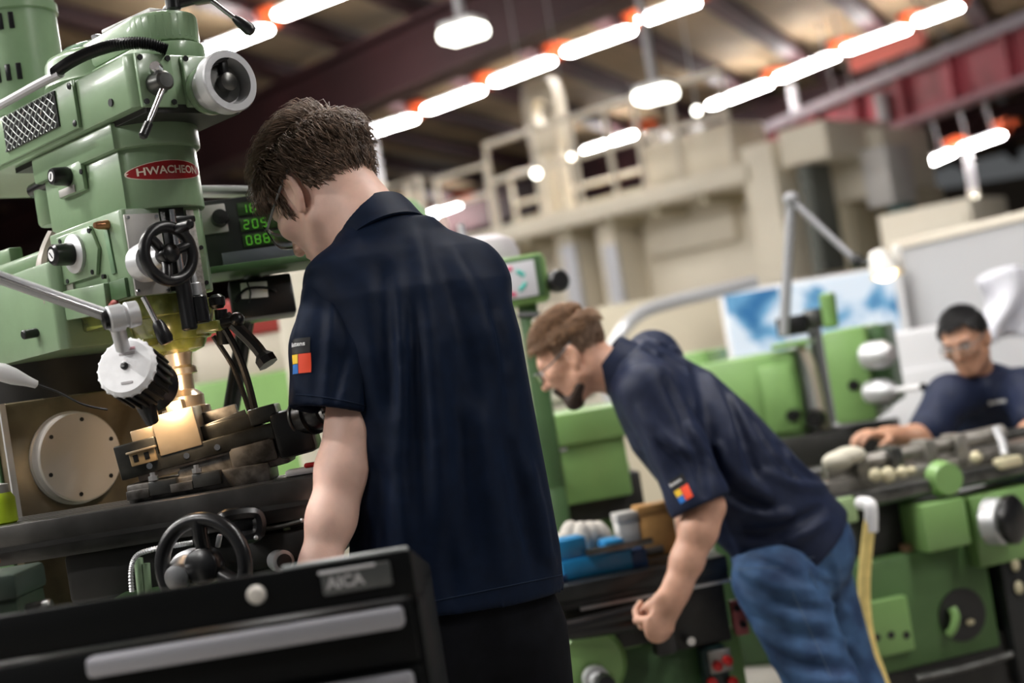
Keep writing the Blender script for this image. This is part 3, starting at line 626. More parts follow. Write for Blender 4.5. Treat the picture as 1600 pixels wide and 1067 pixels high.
# ram, turret, column
rm = MB().prism([(-0.9, -0.16), (-0.14, -0.16), (-0.125, -0.145), (-0.125, 0.14), (-0.9, 0.14)], 1.548, 1.715, 0.005).build('ram', SAGE, ml)
MB().prism([(-0.9, -0.12), (-0.2, -0.12), (-0.2, 0.1), (-0.9, 0.1)], 1.715, 1.752, 0.008).build('ram_dovetail', SAGE, rm)
MB().box((-0.42, -0.1, 1.765), (0.1, 0.03, 0.03), None, 0.004).build('ram_stop', SAGE, rm)
MB().cyl((-0.215, -0.16, 1.592), (-0.215, -0.19, 1.590), 0.009, seg=16, bev=0.002).build('ram_lock_bolt', BLACKM, rm)
MB().lathe((-0.1, -0.06, 1.66), (-1, 0, 0), [(0, 0.075), (0.03, 0.075)], 40).build('knuckle_ring', mat('grey_green_knuckle', (0.28, 0.28, 0.24), 0.4), ml)
MB().lathe((-0.55, 0, 1.47), Z, [(0, 0.2), (0.08, 0.2)], 40).build('turret', SHADOWB, ml)
cl = MB().box2((-0.95, -0.215, 0.0), (-0.30, 0.20, 1.47), 0.008).build('column', mat('mottled_brown_column', (0.15, 0.12, 0.075), 0.25, 0.3, var=0.4, scale=9), ml)  # brown base colour with random mottling
MB().box2((-0.93, -0.222, 0.3), (-0.33, -0.214, 1.42), 0.004).build('column_door', GREEN_D, cl)
MB().box2((-0.302, -0.218, 1.2), (-0.296, -0.206, 1.47)).build('column_edge_strip', SATIN, cl)
ds = MB().lathe((-0.30, -0.083, 1.346), X, [(0, 0.092), (0.004, 0.092), (0.005, 0.088), (0.03, 0.088), (0.033, 0.085), (0.033, 0.0)], 64).build('spindle_cover', mat('turned_steel_disc', (0.60, 0.56, 0.52), 0.36, 0.35, var=0.05, scale=3), ml)
for k in range(6):
    a = k*math.pi/3+0.35; MB().lathe((-0.266, -0.083+0.073*math.cos(a), 1.346+0.073*math.sin(a)), X, [(0, 0.0042), (0.001, 0.0042), (0.001, 0.0)], 12).build('cover_screw', BLACKM, ds)
# base and knee
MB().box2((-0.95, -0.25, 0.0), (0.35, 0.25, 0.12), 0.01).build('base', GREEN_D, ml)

# knee, saddle and table stand in the room's direction (the table is swivelled)
T1 = Frame((-0.62, 2.55), -2.0)
kn = thing('table_and_knee', 'dark steel machine table with green knee and handwheels below the vise', 'machine table', T1.loc, rz=T1.rz)
ZT = 1.253
tb = MB().box2((-0.62, -0.1, ZT-0.042), (0.255, 0.13, ZT), 0.003).box2((-0.62, -0.085, ZT-0.07), (0.255, 0.12, ZT-0.04), 0.002).build('table', TABLE_M, kn)
MB().box2((-0.62, -0.103, ZT-0.046), (0.255, -0.098, ZT-0.038)).build('table_groove', SHADOWB, tb)
for y in (-0.04, 0.015, 0.07): MB().box2((-0.6, y-0.006, ZT-0.002), (0.25, y+0.006, ZT+0.0005)).build('tee_slot', SHADOWB, tb)
for x_ in (-0.315, -0.33): MB().box2((x_-0.006, -0.104, ZT-0.062), (x_+0.006, -0.1, ZT-0.054), 0.001).build('stop_block', mat('copper_red', (0.35, 0.12, 0.08), 0.4, 0.6), tb)
MB().box2((-0.22, -0.05, ZT-0.16), (0.22, 0.16, ZT-0.07), 0.01).build('saddle', SHADOWB, kn)
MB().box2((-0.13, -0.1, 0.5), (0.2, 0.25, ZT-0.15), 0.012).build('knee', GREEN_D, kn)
gk = MB().box2((-0.17, -0.13, 0.95), (0.27, -0.05, ZT-0.165), 0.012).build('knee_apron', SAGE_D, kn)
MB().box2((0.1, -0.1, ZT-0.145), (0.27, 0.1, ZT-0.085), 0.006).build('feed_box', SHADOWB, kn)
# big black hand wheel in front
wc = T1.l(P(318, 884, 2.33))
bw = wheel3(wc, (-0.25, -1, 0.05), 0.076, 0.0125, 0.03, 'hand_wheel', BLACK, kn, 3, 1.0, 0.02, 0.013, 1.55)
ch = MB().lathe(wc+Vector((-0.045, 0.03, -0.012)), (-0.1, -1, 0), [(-0.06, 0.036), (-0.03, 0.036), (-0.028, 0.031), (0.0, 0.03), (0.012, 0.022), (0.03, 0.02), (0.032, 0.0)], 36).build('graduated_dial', SATIN, kn)
MB().lathe(wc+Vector((-0.043, 0.01, -0.012)), (-0.1, -1, 0), [(0, 0.021), (0.02, 0.02), (0.022, 0.012), (0.022, 0)], 24).build('dial_nut', STEEL, ch)
h0 = T1.l(P(206, 925, 2.4)); hp = [h0, T1.l(P(205, 890, 2.4)), T1.l(P(214, 868, 2.4)), T1.l(P(240, 858, 2.4)), T1.l(P(275, 852, 2.42)), T1.l(P(300, 848, 2.44))]
hpp = catmull(hp, 16); MB().tube(hpp, 0.004, 8, radii=[0.0048 if i % 2 else 0.0036 for i in range(len(hpp))]).build('flexible_hose', SATIN, kn)
MB().cyl(T1.l(P(222, 930, 2.42)), T1.l(P(216, 872, 2.42)), 0.008, seg=12).cyl(T1.l(P(232, 930, 2.42)), T1.l(P(228, 880, 2.42)), 0.007, seg=12).build('green_pipes', SAGE, kn)
c0 = T1.l(P(436, 876, 2.42)); MB().lathe(c0, (0.5, -0.9, 0), [(-0.012, 0.018), (0.0, 0.019), (0.026, 0.019), (0.028, 0.014)], 24).build('crank_socket', SATIN, kn)
MB().lathe(c0+Vector((0.013, -0.023, 0)), (0.5, -0.9, 0), [(0, 0.013), (0.004, 0.013), (0.004, 0)], 20).build('socket_bore', BLACK, kn)
MB().box(T1.l(P(452, 850, 2.46)), (0.012, 0.012, 0.06), eul(0, 0, 0), 0.003).build('green_bracket', SAGE, kn)
MB().tube([T1.l(P(345, 812, 2.40)), T1.l(P(360, 805, 2.40)), T1.l(P(400, 803, 2.42)), T1.l(P(404, 832, 2.42)), T1.l(P(380, 840, 2.42))], 0.012, 8, n=5).build('feed_lever', BLACK, kn)
MB().box(T1.l(P(385, 820, 2.44)), (0.06, 0.03, 0.035), None, 0.008).build('lever_housing', BLACK, kn)
MB().box(T1.l(P(342, 845, 2.36)), (0.008, 0.006, 0.022), eul(0, 20, 0), 0.002).build('pointer', SATIN, kn)
MB().ell(T1.l(P(322, 832, 2.36)), 0.004).ell(T1.l(P(400, 840, 2.40)), 0.004).ell(T1.l(P(472, 813, 2.43)), 0.004).build('bright_screws', SATIN, kn)
MB().tube([T1.l(P(405, 828, 2.43)), T1.l(P(440, 822, 2.43)), T1.l(P(470, 814, 2.43))], 0.004, 8).build('lock_rod', STEEL_D, kn)
# ------------------------------------------------------------------ tilting vise with workpiece
vb = P(310, 700, 2.585); V1 = Frame((vb.x, vb.y), 3.0)
vs_ = thing('machine_vise', 'oily steel tilting vise clamped on the dark machine table', 'vise', (V1.loc.x, V1.loc.y, ZT), rz=V1.rz)
def vl(px, py, y=-0.055):
    p = V1.on(px, py, 'y', y); return Vector((p.x, p.y, p.z-ZT))
tl = math.radians(6.8); RT = eul(0, -6.8, 0)
GRIT = mat('grimy_vise_iron', (0.07, 0.065, 0.06), 0.45, 0.6, col2=(0.20, 0.19, 0.18), scale=45)
VD = mat('dark_vise_steel', (0.07, 0.07, 0.065), 0.3, 0.8, var=0.3, scale=25)
# rail (tilted)
a = vl(190, 738); b_ = vl(430, 672); c = (a+b_)/2
u = (b_-a).normalized(); RT = Matrix((u, Y, u.cross(Y))).transposed(); up = u.cross(Y)
L = (b_-a).length
rl = MB().box(c+Y*0.055, (L, 0.11, 0.030), RT, 0.003).build('vise_rail', VD, vs_)
for k in (0.18, 0.42, 0.62): MB().lathe(a+u*(L*k)+up*(-0.002), -Y, [(0, 0.0055), (0.0015, 0.0055), (0.0015, 0)], 12).build('screw', CHROME, rl)
e0 = a+u*0.034+up*0.016
MB().box(e0+Y*0.055, (0.075, 0.112, 0.062), RT, 0.003).build('fixed_jaw_base', VD, vs_)
jb = a+u*0.108+up*0.045
BLOCK_LAMPLIT = mat('lamplit_ground_steel', (0.66, 0.53, 0.38), 0.32, 0.75, var=0.1, scale=12)  # steel block; its tan is lamp light put into the colour
bl = MB().box(jb+Y*0.05+u*0.004, (0.076, 0.106, 0.072), RT, 0.002).build('fixed_jaw', BLOCK_LAMPLIT, vs_)
st = a+u*0.055+up*0.055
MB().box(st+Y*0.05, (0.05, 0.08, 0.022), RT, 0.002).box(st+Y*0.075+u*0.055+up*0.03, (0.03, 0.05, 0.03), RT, 0.002).build('stepped_block', BLOCK_LAMPLIT, bl)
kb = a+u*0.045+up*0.017
sb = MB().box(kb-Y*0.004, (0.046, 0.014, 0.026), RT, 0.002).build('side_bracket', mat('tan_bracket', (0.50, 0.36, 0.20), 0.4, 0.5), vs_)
MB().box(kb-Y*0.007+up*0.012, (0.052, 0.022, 0.004), RT, 0.001).build('bracket_lip', BLOCK_LAMPLIT, sb)
for k in (-0.012, 0.008): MB().box(kb+u*k-Y*0.0115, (0.009, 0.002, 0.013), RT, 0.003).build('bracket_slot', BLACK, sb)
# movable jaw and its cover plates
mj = a+u*0.19+up*0.028
MB().box(mj+Y*0.06+u*0.01, (0.11, 0.07, 0.028), RT, 0.003).build('movable_jaw', VD, vs_)
MB().box(mj+Y*0.09+up*0.022-u*0.02, (0.085, 0.02, 0.032), RT, 0.002).build('jaw_plate', GRIT, vs_)
MB().box(mj+Y*0.03+u*0.0+up*0.012, (0.09, 0.006, 0.012), RT @ eul(0, -6, 0), 0.001).build('jaw_strip', STEEL_D, vs_)
MB().box(mj+Y*0.05+u*0.075+up*0.004, (0.05, 0.09, 0.03), RT, 0.003).build('jaw_nut_block', VD, vs_)
e1 = b_+Y*0.05+u*0.0
MB().box(e1+u*0.03-up*0.012, (0.07, 0.12, 0.085), RT, 0.01).build('screw_bearing', BLACK, vs_)
kx = e1+u*0.05+up*0.008-Y*0.03
kd = Vector((0.75, -0.62, 0.12)).normalized()
hk = MB().lathe(kx, kd, [(0, 0.034), (0.012, 0.036), (0.03, 0.036), (0.032, 0.03), (0.05, 0.031), (0.062, 0.028), (0.064, 0.0)], 40).build('crank_boss', BLACK, vs_)
MB().torus(kx+kd*0.004, kd, 0.0365, 0.003, 40, 8).build('boss_ring', STEEL_D, hk)
MB().lathe(kx+kd*0.060, kd, [(0, 0.024), (0.012, 0.023), (0.012, 0.015), (0.0, 0.015)], 30, False).build('chrome_clutch', CHROME, hk)
for k in range(14):
    t_ = 2*math.pi*k/14; x_, y_, _ = orth(kd); q = kx+kd*0.074+(x_*math.cos(t_)+y_*math.sin(t_))*0.0195
    MB().box(q, (0.006, 0.005, 0.006), Matrix((x_, y_, kd)).transposed()).build('clutch_tooth', CHROME, hk)
# swivel base and clamps
MB().box2(vl(200, 778, -0.06)+Vector((0.0, 0, -0.012)), vl(200, 760, -0.06)+Vector((0.25, 0.13, 0.002)), 0.004).build('swivel_base', GRIT, vs_)
bb = (vl(250, 738, -0.05)+vl(425, 720, -0.05))/2
MB().box(bb+Y*0.055+Vector((0.03, 0, 0.0)), (0.2, 0.1, 0.05), RT, 0.006).build('tilt_body', GRIT, vs_)
MB().box(vl(395, 706, -0.05)+Y*0.05, (0.085, 0.11, 0.05), RT, 0.008).build('tilt_end', GRIT, vs_)
MB().box(vl(300, 722, -0.05)+Y*0.05, (0.20, 0.09, 0.02), RT, 0.003).build('rusty_slide', RUST, vs_)
for (px, py) in ((250, 756), (318, 744)):
    q = vl(px, py, -0.075); cb_ = MB().box(q+Vector((0.005, 0.01, -0.006)), (0.05, 0.03, 0.026), None, 0.003).build('clamp_block', STEEL_D, vs_)
    MB().lathe(q+Vector((-0.01, 0.0, 0.008)), Z, [(0, 0.009), (0.008, 0.009), (0.008, 0.005), (0.014, 0.005)], 6).build('clamp_nut', STEEL, cb_)
    MB().box(q+Vector((-0.04, 0.012, -0.012)), (0.04, 0.035, 0.016), None, 0.002).build('step_clamp', GRIT, vs_)
MB().lathe(vl(205, 772, -0.062), -Y, [(0, 0.006), (0.003, 0.005), (0.003, 0)], 12).build('base_screw', CHROME, vs_)
# red/white rag end on the table right of the vise
q = T1.l(P(470, 742, 2.52))
t = thing('red_white_rag', 'scrap of white and red cloth on the table behind the bare forearm', 'rag', (P(470, 742, 2.52).x, 2.55, ZT), rz=0.1)
MB().box((0, 0, 0.007), (0.06, 0.05, 0.012), None, 0.005).build('cloth', WHITE, t); MB().box((0.02, -0.01, 0.016), (0.03, 0.03, 0.008), None, 0.003).build('red_fold', RED, t)

# ------------------------------------------------------------------ work lamp
lc = P(195, 572, 2.36); ld = Vector((0.14, 0.90, -0.34)).normalized(); lx, ly, _ = orth(ld)
lt = thing('work_lamp', 'jointed work lamp with white ribbed cap and black finned head', 'lamp', lc)
capo = MB(); n = 44; vs = []; fs = []
for (z, rr) in ((0.0, 0.0), (0.0, 0.046), (0.006, 0.051), (0.012, 0.051), (0.012, 0.0)):
    for i in range(n*2):
        a_ = 2*math.pi*i/(2*n); f_ = 1.045 if (i % 4 == 0 and rr > 0.05) else 1.0
        vs.append(ld*z+(lx*math.cos(a_)+ly*math.sin(a_))*rr*f_)
N2 = 2*n
for j in range(4):
    for i in range(N2): fs.append((j*N2+i, j*N2+(i+1) % N2, (j+1)*N2+(i+1) % N2, (j+1)*N2+i))
capo.add(vs, fs).build('cap', mat('white_ribbed_cap', (0.82, 0.82, 0.84), 0.45, var=0.04, scale=60), lt)
MB().lathe(-ld*0.001, -ld, [(-0.002, 0.0065), (0.003, 0.0065), (0.004, 0.004), (0.004, 0)], 18).build('cap_screw', BLACK, lt)
pu = (Z-ld*ld.dot(Z)).normalized(); pr = pu.cross(-ld)
for (dx, dz, w_, m_) in ((0.006, 0.030, 0.024, mat('faded_red_print', (0.55, 0.28, 0.32), 0.5)), (0.004, 0.022, 0.028, mat('faded_grey_print', (0.35, 0.33, 0.34), 0.5)), (0.004, -0.03, 0.02, mat('faded_grey_print', (0.35, 0.33, 0.34), 0.5))):
    MB().box(-ld*0.0006+pr*dx+pu*dz, (w_, 0.004, 0.001), Matrix((pr, pu, -ld)).transposed()).build('cap_print', m_, lt)
MB().lathe(ld*0.012, ld, [(0, 0.049), (0.07, 0.044), (0.075, 0.03)], 40).build('drum', BLACKM, lt)
for i in range(22):
    a_ = 2*math.pi*i/22; e = lx*math.cos(a_)+ly*math.sin(a_)
    MB().box(ld*0.045+e*0.049, (0.006, 0.005, 0.064), Matrix((e, ld.cross(e), ld)).transposed(), 0.001).build('cooling_fin', BLACK, lt)
MB().lathe(ld*0.08, ld, [(0, 0.032), (0.004, 0.034), (0.034, 0.045), (0.034, 0.042), (0.004, 0.031)], 40, False).build('shade', BLACK, lt)
MB().lathe(ld*0.086, ld, [(0, 0.028), (0.002, 0.028), (0.002, 0)], 30).build('lamp_lens', mat('lamp_lens_lit', (1, 0.9, 0.7), 0.4, emit=(1.0, 0.72, 0.42), estr=25.0), lt)
tip = P(238, 660, 2.45)-lc
MB().lathe(P(222, 615, 2.42)-lc, tip-(P(222, 615, 2.42)-lc), [(0, 0.02), (0.03, 0.017), (0.058, 0.012), (0.06, 0.0)], 20).build('aiming_handle', BLACK, lt)
j1 = P(180, 497, 2.33)-lc
MB().cyl(ld*0.004+Vector((0, 0, 0.03)), j1, 0.012, 0.013, seg=16).build('neck', SATIN, lt)
jd = Vector((0.85, 0.45, 0.1)).normalized()
MB().lathe(j1-jd*0.012, jd, [(0, 0.02), (0.002, 0.022), (0.024, 0.022), (0.026, 0.019), (0.03, 0.019), (0.032, 0.022), (0.05, 0.021), (0.052, 0.0)], 32).build('joint', SATIN, lt)
MB().lathe(j1-jd*0.012, -jd, [(0, 0.016), (0.008, 0.015), (0.01, 0.008), (0.01, 0)], 24).build('joint_knob', BLACK, lt)
a0 = P(-330, 318, 2.16)-lc
u_ = (j1-a0).normalized(); w_ = Vector((0, 0, 1)); w_ = (w_-u_*w_.dot(u_)).normalized(); R_ = Matrix((u_, w_.cross(u_), w_)).transposed()
MB().box((a0+j1)/2, ((j1-a0).length, 0.012, 0.021), R_, 0.004).build('upper_arm', SATIN, lt)
MB().box((a0+j1)/2-(w_.cross(u_))*0.0, ((j1-a0).length, 0.016, 0.006), R_, 0.002).build('arm_rib', CHROME, lt)
MB().cyl(a0+Vector((0, 0, 0.03)), Vector((a0.x, a0.y, 0.02-lc.z)), 0.016, seg=16).build('post', SATIN, lt)
MB().cyl(Vector((a0.x, a0.y, -lc.z)), Vector((a0.x, a0.y, 0.03-lc.z)), 0.075, seg=28, bev=0.006).build('floor_base', BLACK, lt)
sl_ = bpy.data.lights.new('work_lamp_light', 'SPOT'); sl_.energy = 2.8; sl_.color = (1.0, 0.70, 0.42); sl_.spot_size = math.radians(100); sl_.spot_blend = 0.5; sl_.shadow_soft_size = 0.025
so_ = bpy.data.objects.new('work_lamp_light', sl_); COL.objects.link(so_); so_.parent = lt; so_.location = ld*0.095
so_.rotation_euler = (Vector((-0.60, 2.62, 1.37))-(lc+ld*0.095)).to_track_quat('-Z', 'Y').to_euler()
# white nozzle with thin wire at the left edge
n0 = P(-10, 577, 2.42)
t = thing('coolant_wand', 'white tapered plastic wand with a thin dark wire at the left edge', 'wand', n0)
n1 = P(58, 601, 2.45)-n0
MB().lathe((0, 0, 0), n1, [(0, 0.013), (0.015, 0.016), (0.035, 0.0145), (0.06, 0.009), (0.075, 0.007), (0.078, 0.0)], 20).build('handle', WHITE, t)
MB().tube([(0, 0, 0), (-0.05, 0.02, 0.005), (-0.12, 0.06, -0.05), (-0.16, 0.08, ZT-n0.z+0.012)], 0.013, 10, n=5).build('holder_hose', GREYPIPE, t)
MB().tube([n1*0.95, P(90, 612, 2.46)-n0, P(130, 632, 2.47)-n0, P(168, 640, 2.49)-n0], 0.0022, 6, n=5).build('wire', BLACKM, t)
# lime bottle at the left edge
c = P(0, 770, 2.52)
t = thing('lime_bottle', 'small lime yellow bottle with pale cap at the left edge of the table', 'bottle', (c.x, c.y, ZT))
MB().lathe((0, 0, 0), Z, [(0, 0.02), (0.003, 0.024), (0.045, 0.024), (0.055, 0.018)], 28).build('body', YEL, t)
MB().lathe((0, 0, 0.055), Z, [(0, 0.017), (0.015, 0.016), (0.018, 0.0)], 24).build('cap', LABELGREY, t)

# ------------------------------------------------------------------ digital readout behind the mill
dc = P(395, 365, 2.95)
dr = thing('digital_readout', 'black digital readout with green number rows beside the bent face', 'display', dc, rot=eul(-8, 0, 14))
MB().box((0.02, 0.03, 0.01), (0.26, 0.06, 0.15), None, 0.012).build('case', BLACKM, dr)
MB().box((0.03, 0.0, -0.075), (0.26, 0.08, 0.016), None, 0.004).build('green_base_rail', GREEN_D, dr)
MB().box((0.03, -0.004, -0.048), (0.2, 0.004, 0.028), None, 0.001).build('key_strip', mat('key_strip_grey', (0.1, 0.11, 0.13), 0.3), dr)
GLOW = mat('green_digit_glow', (0.05, 0.3, 0.02), 0.4, emit=(0.22, 0.85, 0.05), estr=0.16)
def seg7(ch, o, w, h, mb):
    S = {'0': 'abcdef', '1': 'bc', '2': 'abged', '3': 'abgcd', '4': 'fgbc', '5': 'afgcd', '6': 'afgedc', '7': 'abc', '8': 'abcdefg', '9': 'abcdfg', '-': 'g'}[ch]
    t_ = h*0.11
    Q = {'a': (0, h, w, t_), 'g': (0, h/2, w, t_), 'd': (0, 0, w, t_), 'b': (w, h*0.75, t_, h/2), 'c': (w, h*0.25, t_, h/2), 'f': (0, h*0.75, t_, h/2), 'e': (0, h*0.25, t_, h/2)}
    for s_ in S:
        x_, z_, a_, b__ = Q[s_]
        cx_ = x_ + (w/2 if s_ in 'agd' else 0); mb.box((o[0]+cx_, o[1], o[2]+z_), (a_*0.8 if s_ in 'agd' else t_, 0.001, t_ if s_ in 'agd' else b__*0.85))
for r_, txt in enumerate(('186 42', '205 60', '088 10')):
    z = 0.048-r_*0.034
    win = MB().box((0.035, -0.001, z+0.006), (0.115, 0.004, 0.028), None, 0.001).build('digit_window', mat('dark_green_window', (0.02, 0.05, 0.012), 0.3), dr)
    for k, ch in enumerate(txt):
        if ch != ' ': mb = MB(); seg7(ch, (-0.015+k*0.018, -0.0035, z-0.003), 0.010, 0.018, mb); mb.build('digit', GLOW, win)
sp_ = MB().box((-0.075, -0.003, 0.04), (0.055, 0.008, 0.062), None, 0.003).build('selector_plate', LABELGREY, dr)
MB().lathe((-0.062, -0.006, 0.038), -Y, [(0, 0.018), (0.02, 0.016), (0.022, 0)], 24).build('selector_knob', BLACK, sp_)
MB().box((0.0, 0.03, 0.10), (0.2, 0.05, 0.014), eul(0, 8, 0), 0.004).build('top_tray', SATIN, dr)
MB().cyl((0.0, 0.06, -0.05), (-0.1, 0.25, -0.35), 0.018, seg=14).build('support_arm', BLACKM, dr)
bx = MB().box((0.0, 0.05, -0.13), (0.13, 0.06, 0.085), None, 0.006).build('power_box', BLACK, dr)
MB().box((-0.015, 0.018, -0.115), (0.055, 0.004, 0.034), eul(0, 4, 0), 0.012).build('painted_reflection', mat('reflection_white', (0.9, 0.9, 0.9), 0.3), bx)  # white patch painting in a bright reflection on the glossy box
MB().tube([(-0.06, 0.012, -0.135), (-0.03, 0.01, -0.112), (0.02, 0.012, -0.118), (0.03, 0.03, -0.13)], 0.003, 6, n=5).tube([(-0.028, 0.012, -0.095), (-0.024, 0.012, -0.12), (-0.03, 0.014, -0.14)], 0.002, 6, n=4).build('cable_loop', BLACK, bx)

# ------------------------------------------------------------------ black tool cart in the foreground
tr = P(640, 858, 1.75)
T2 = Frame((tr.x, tr.y), 0.6)
tc_ = thing('tool_cart', 'black drawer tool cart out of focus along the bottom of the picture', 'tool cart', T2.loc, rz=T2.rz)
zt = tr.z
CART = mat('black_cart_enamel', (0.004, 0.0045, 0.005), 0.45, spec=0.12)
MB().box2((-0.68, 0, 0.1), (0.0, 0.3, zt-0.06), 0.004).build('cabinet', CART, tc_)
MB().box2((-0.68, -0.004, zt-0.055), (0.0, 0.008, zt), 0.003).build('front_lip', CART, tc_)
side = MB().prism([(0, 0), (0.3, 0), (0.3, 0.01), (0, 0.07)], 0, 0.006, 0.0, basis((-0.006, 0, zt-0.07), Y, Z, X)).build('side_lip', CART, tc_)
MB().box2((-0.16, -0.001, zt-0.003), (-0.002, 0.01, zt+0.004), 0.003).build('lit_top_edge', mat('lit_edge_grey', (0.30, 0.32, 0.32), 0.35, 0.5), tc_)  # pale strip painting in the light caught along the top edge
for k in range(9):
    z1 = zt-0.056-k*0.080
    dw = MB().box2((-0.67, -0.012, z1-0.078), (-0.008, 0.0, z1-0.005), 0.003).build('drawer', CART, tc_)
    MB().box2((-0.405, -0.034, z1-0.033), (-0.018, -0.006, z1-0.008), 0.006).build('drawer_pull', mat('grey_pull', (0.33, 0.33, 0.36), 0.4, 0.4), dw)
    MB().lathe((-0.55, -0.012, z1-0.045), -Y, [(0, 0.008), (0.006, 0.008), (0.006, 0)], 16).build('lock', STEEL_D, dw)
q = T2.l(P(400, 930, 1.735)); MB().lathe((q.x, -0.004, q.z), -Y, [(0, 0.011), (0.005, 0.012), (0.012, 0.009), (0.014, 0.0)], 20).build('latch_knob', mat('cream_knob', (0.6, 0.57, 0.52), 0.35, 0.2), tc_)
bd = T2.l(P(557, 904, 1.74))
bp_ = MB().box((bd.x, -0.006, bd.z), (0.086, 0.006, 0.030), None, 0.003).build('badge', mat('dull_badge', (0.10, 0.105, 0.105), 0.35, 0.5), tc_)
MB().box((bd.x-0.01, -0.0095, bd.z+0.0135), (0.07, 0.003, 0.004), None, 0.001).build('badge_rim', SATIN, bp_)
text_mb('AICA', 0.02, basis((bd.x-0.014, -0.0095, bd.z-0.001), X, Z, -Y), 0.0005, 0.0006).build('badge_letters', mat('badge_silver', (0.5, 0.49, 0.50), 0.4, 0.3), bp_)
for (x_, y_) in ((-0.6, 0.05), (-0.05, 0.05), (-0.6, 0.25), (-0.05, 0.25)):
    cs_ = MB().cyl((x_-0.015, y_, 0.05), (x_+0.015, y_, 0.05), 0.05, seg=20, bev=0.006).build('caster', BLACK, tc_)
    MB().box((x_, y_, 0.085), (0.05, 0.04, 0.05), None, 0.004).build('caster_fork', STEEL_D, cs_)
# blurred dark green gear case at the lower left corner
c = P(8, 935, 2.2)
t = thing('green_gear_case', 'dim dark green gear case with a short shaft in the lower left corner', 'gear case', (c.x, c.y, 0))
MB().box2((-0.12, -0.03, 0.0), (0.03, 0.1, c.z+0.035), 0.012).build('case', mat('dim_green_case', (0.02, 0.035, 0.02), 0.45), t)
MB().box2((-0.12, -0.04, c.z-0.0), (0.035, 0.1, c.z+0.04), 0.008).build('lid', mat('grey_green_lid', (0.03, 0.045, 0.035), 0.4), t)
MB().cyl((0.03, 0.0, c.z-0.025), (0.07, 0.0, c.z-0.022), 0.012, seg=16, bev=0.003).build('shaft', STEEL_D, t)
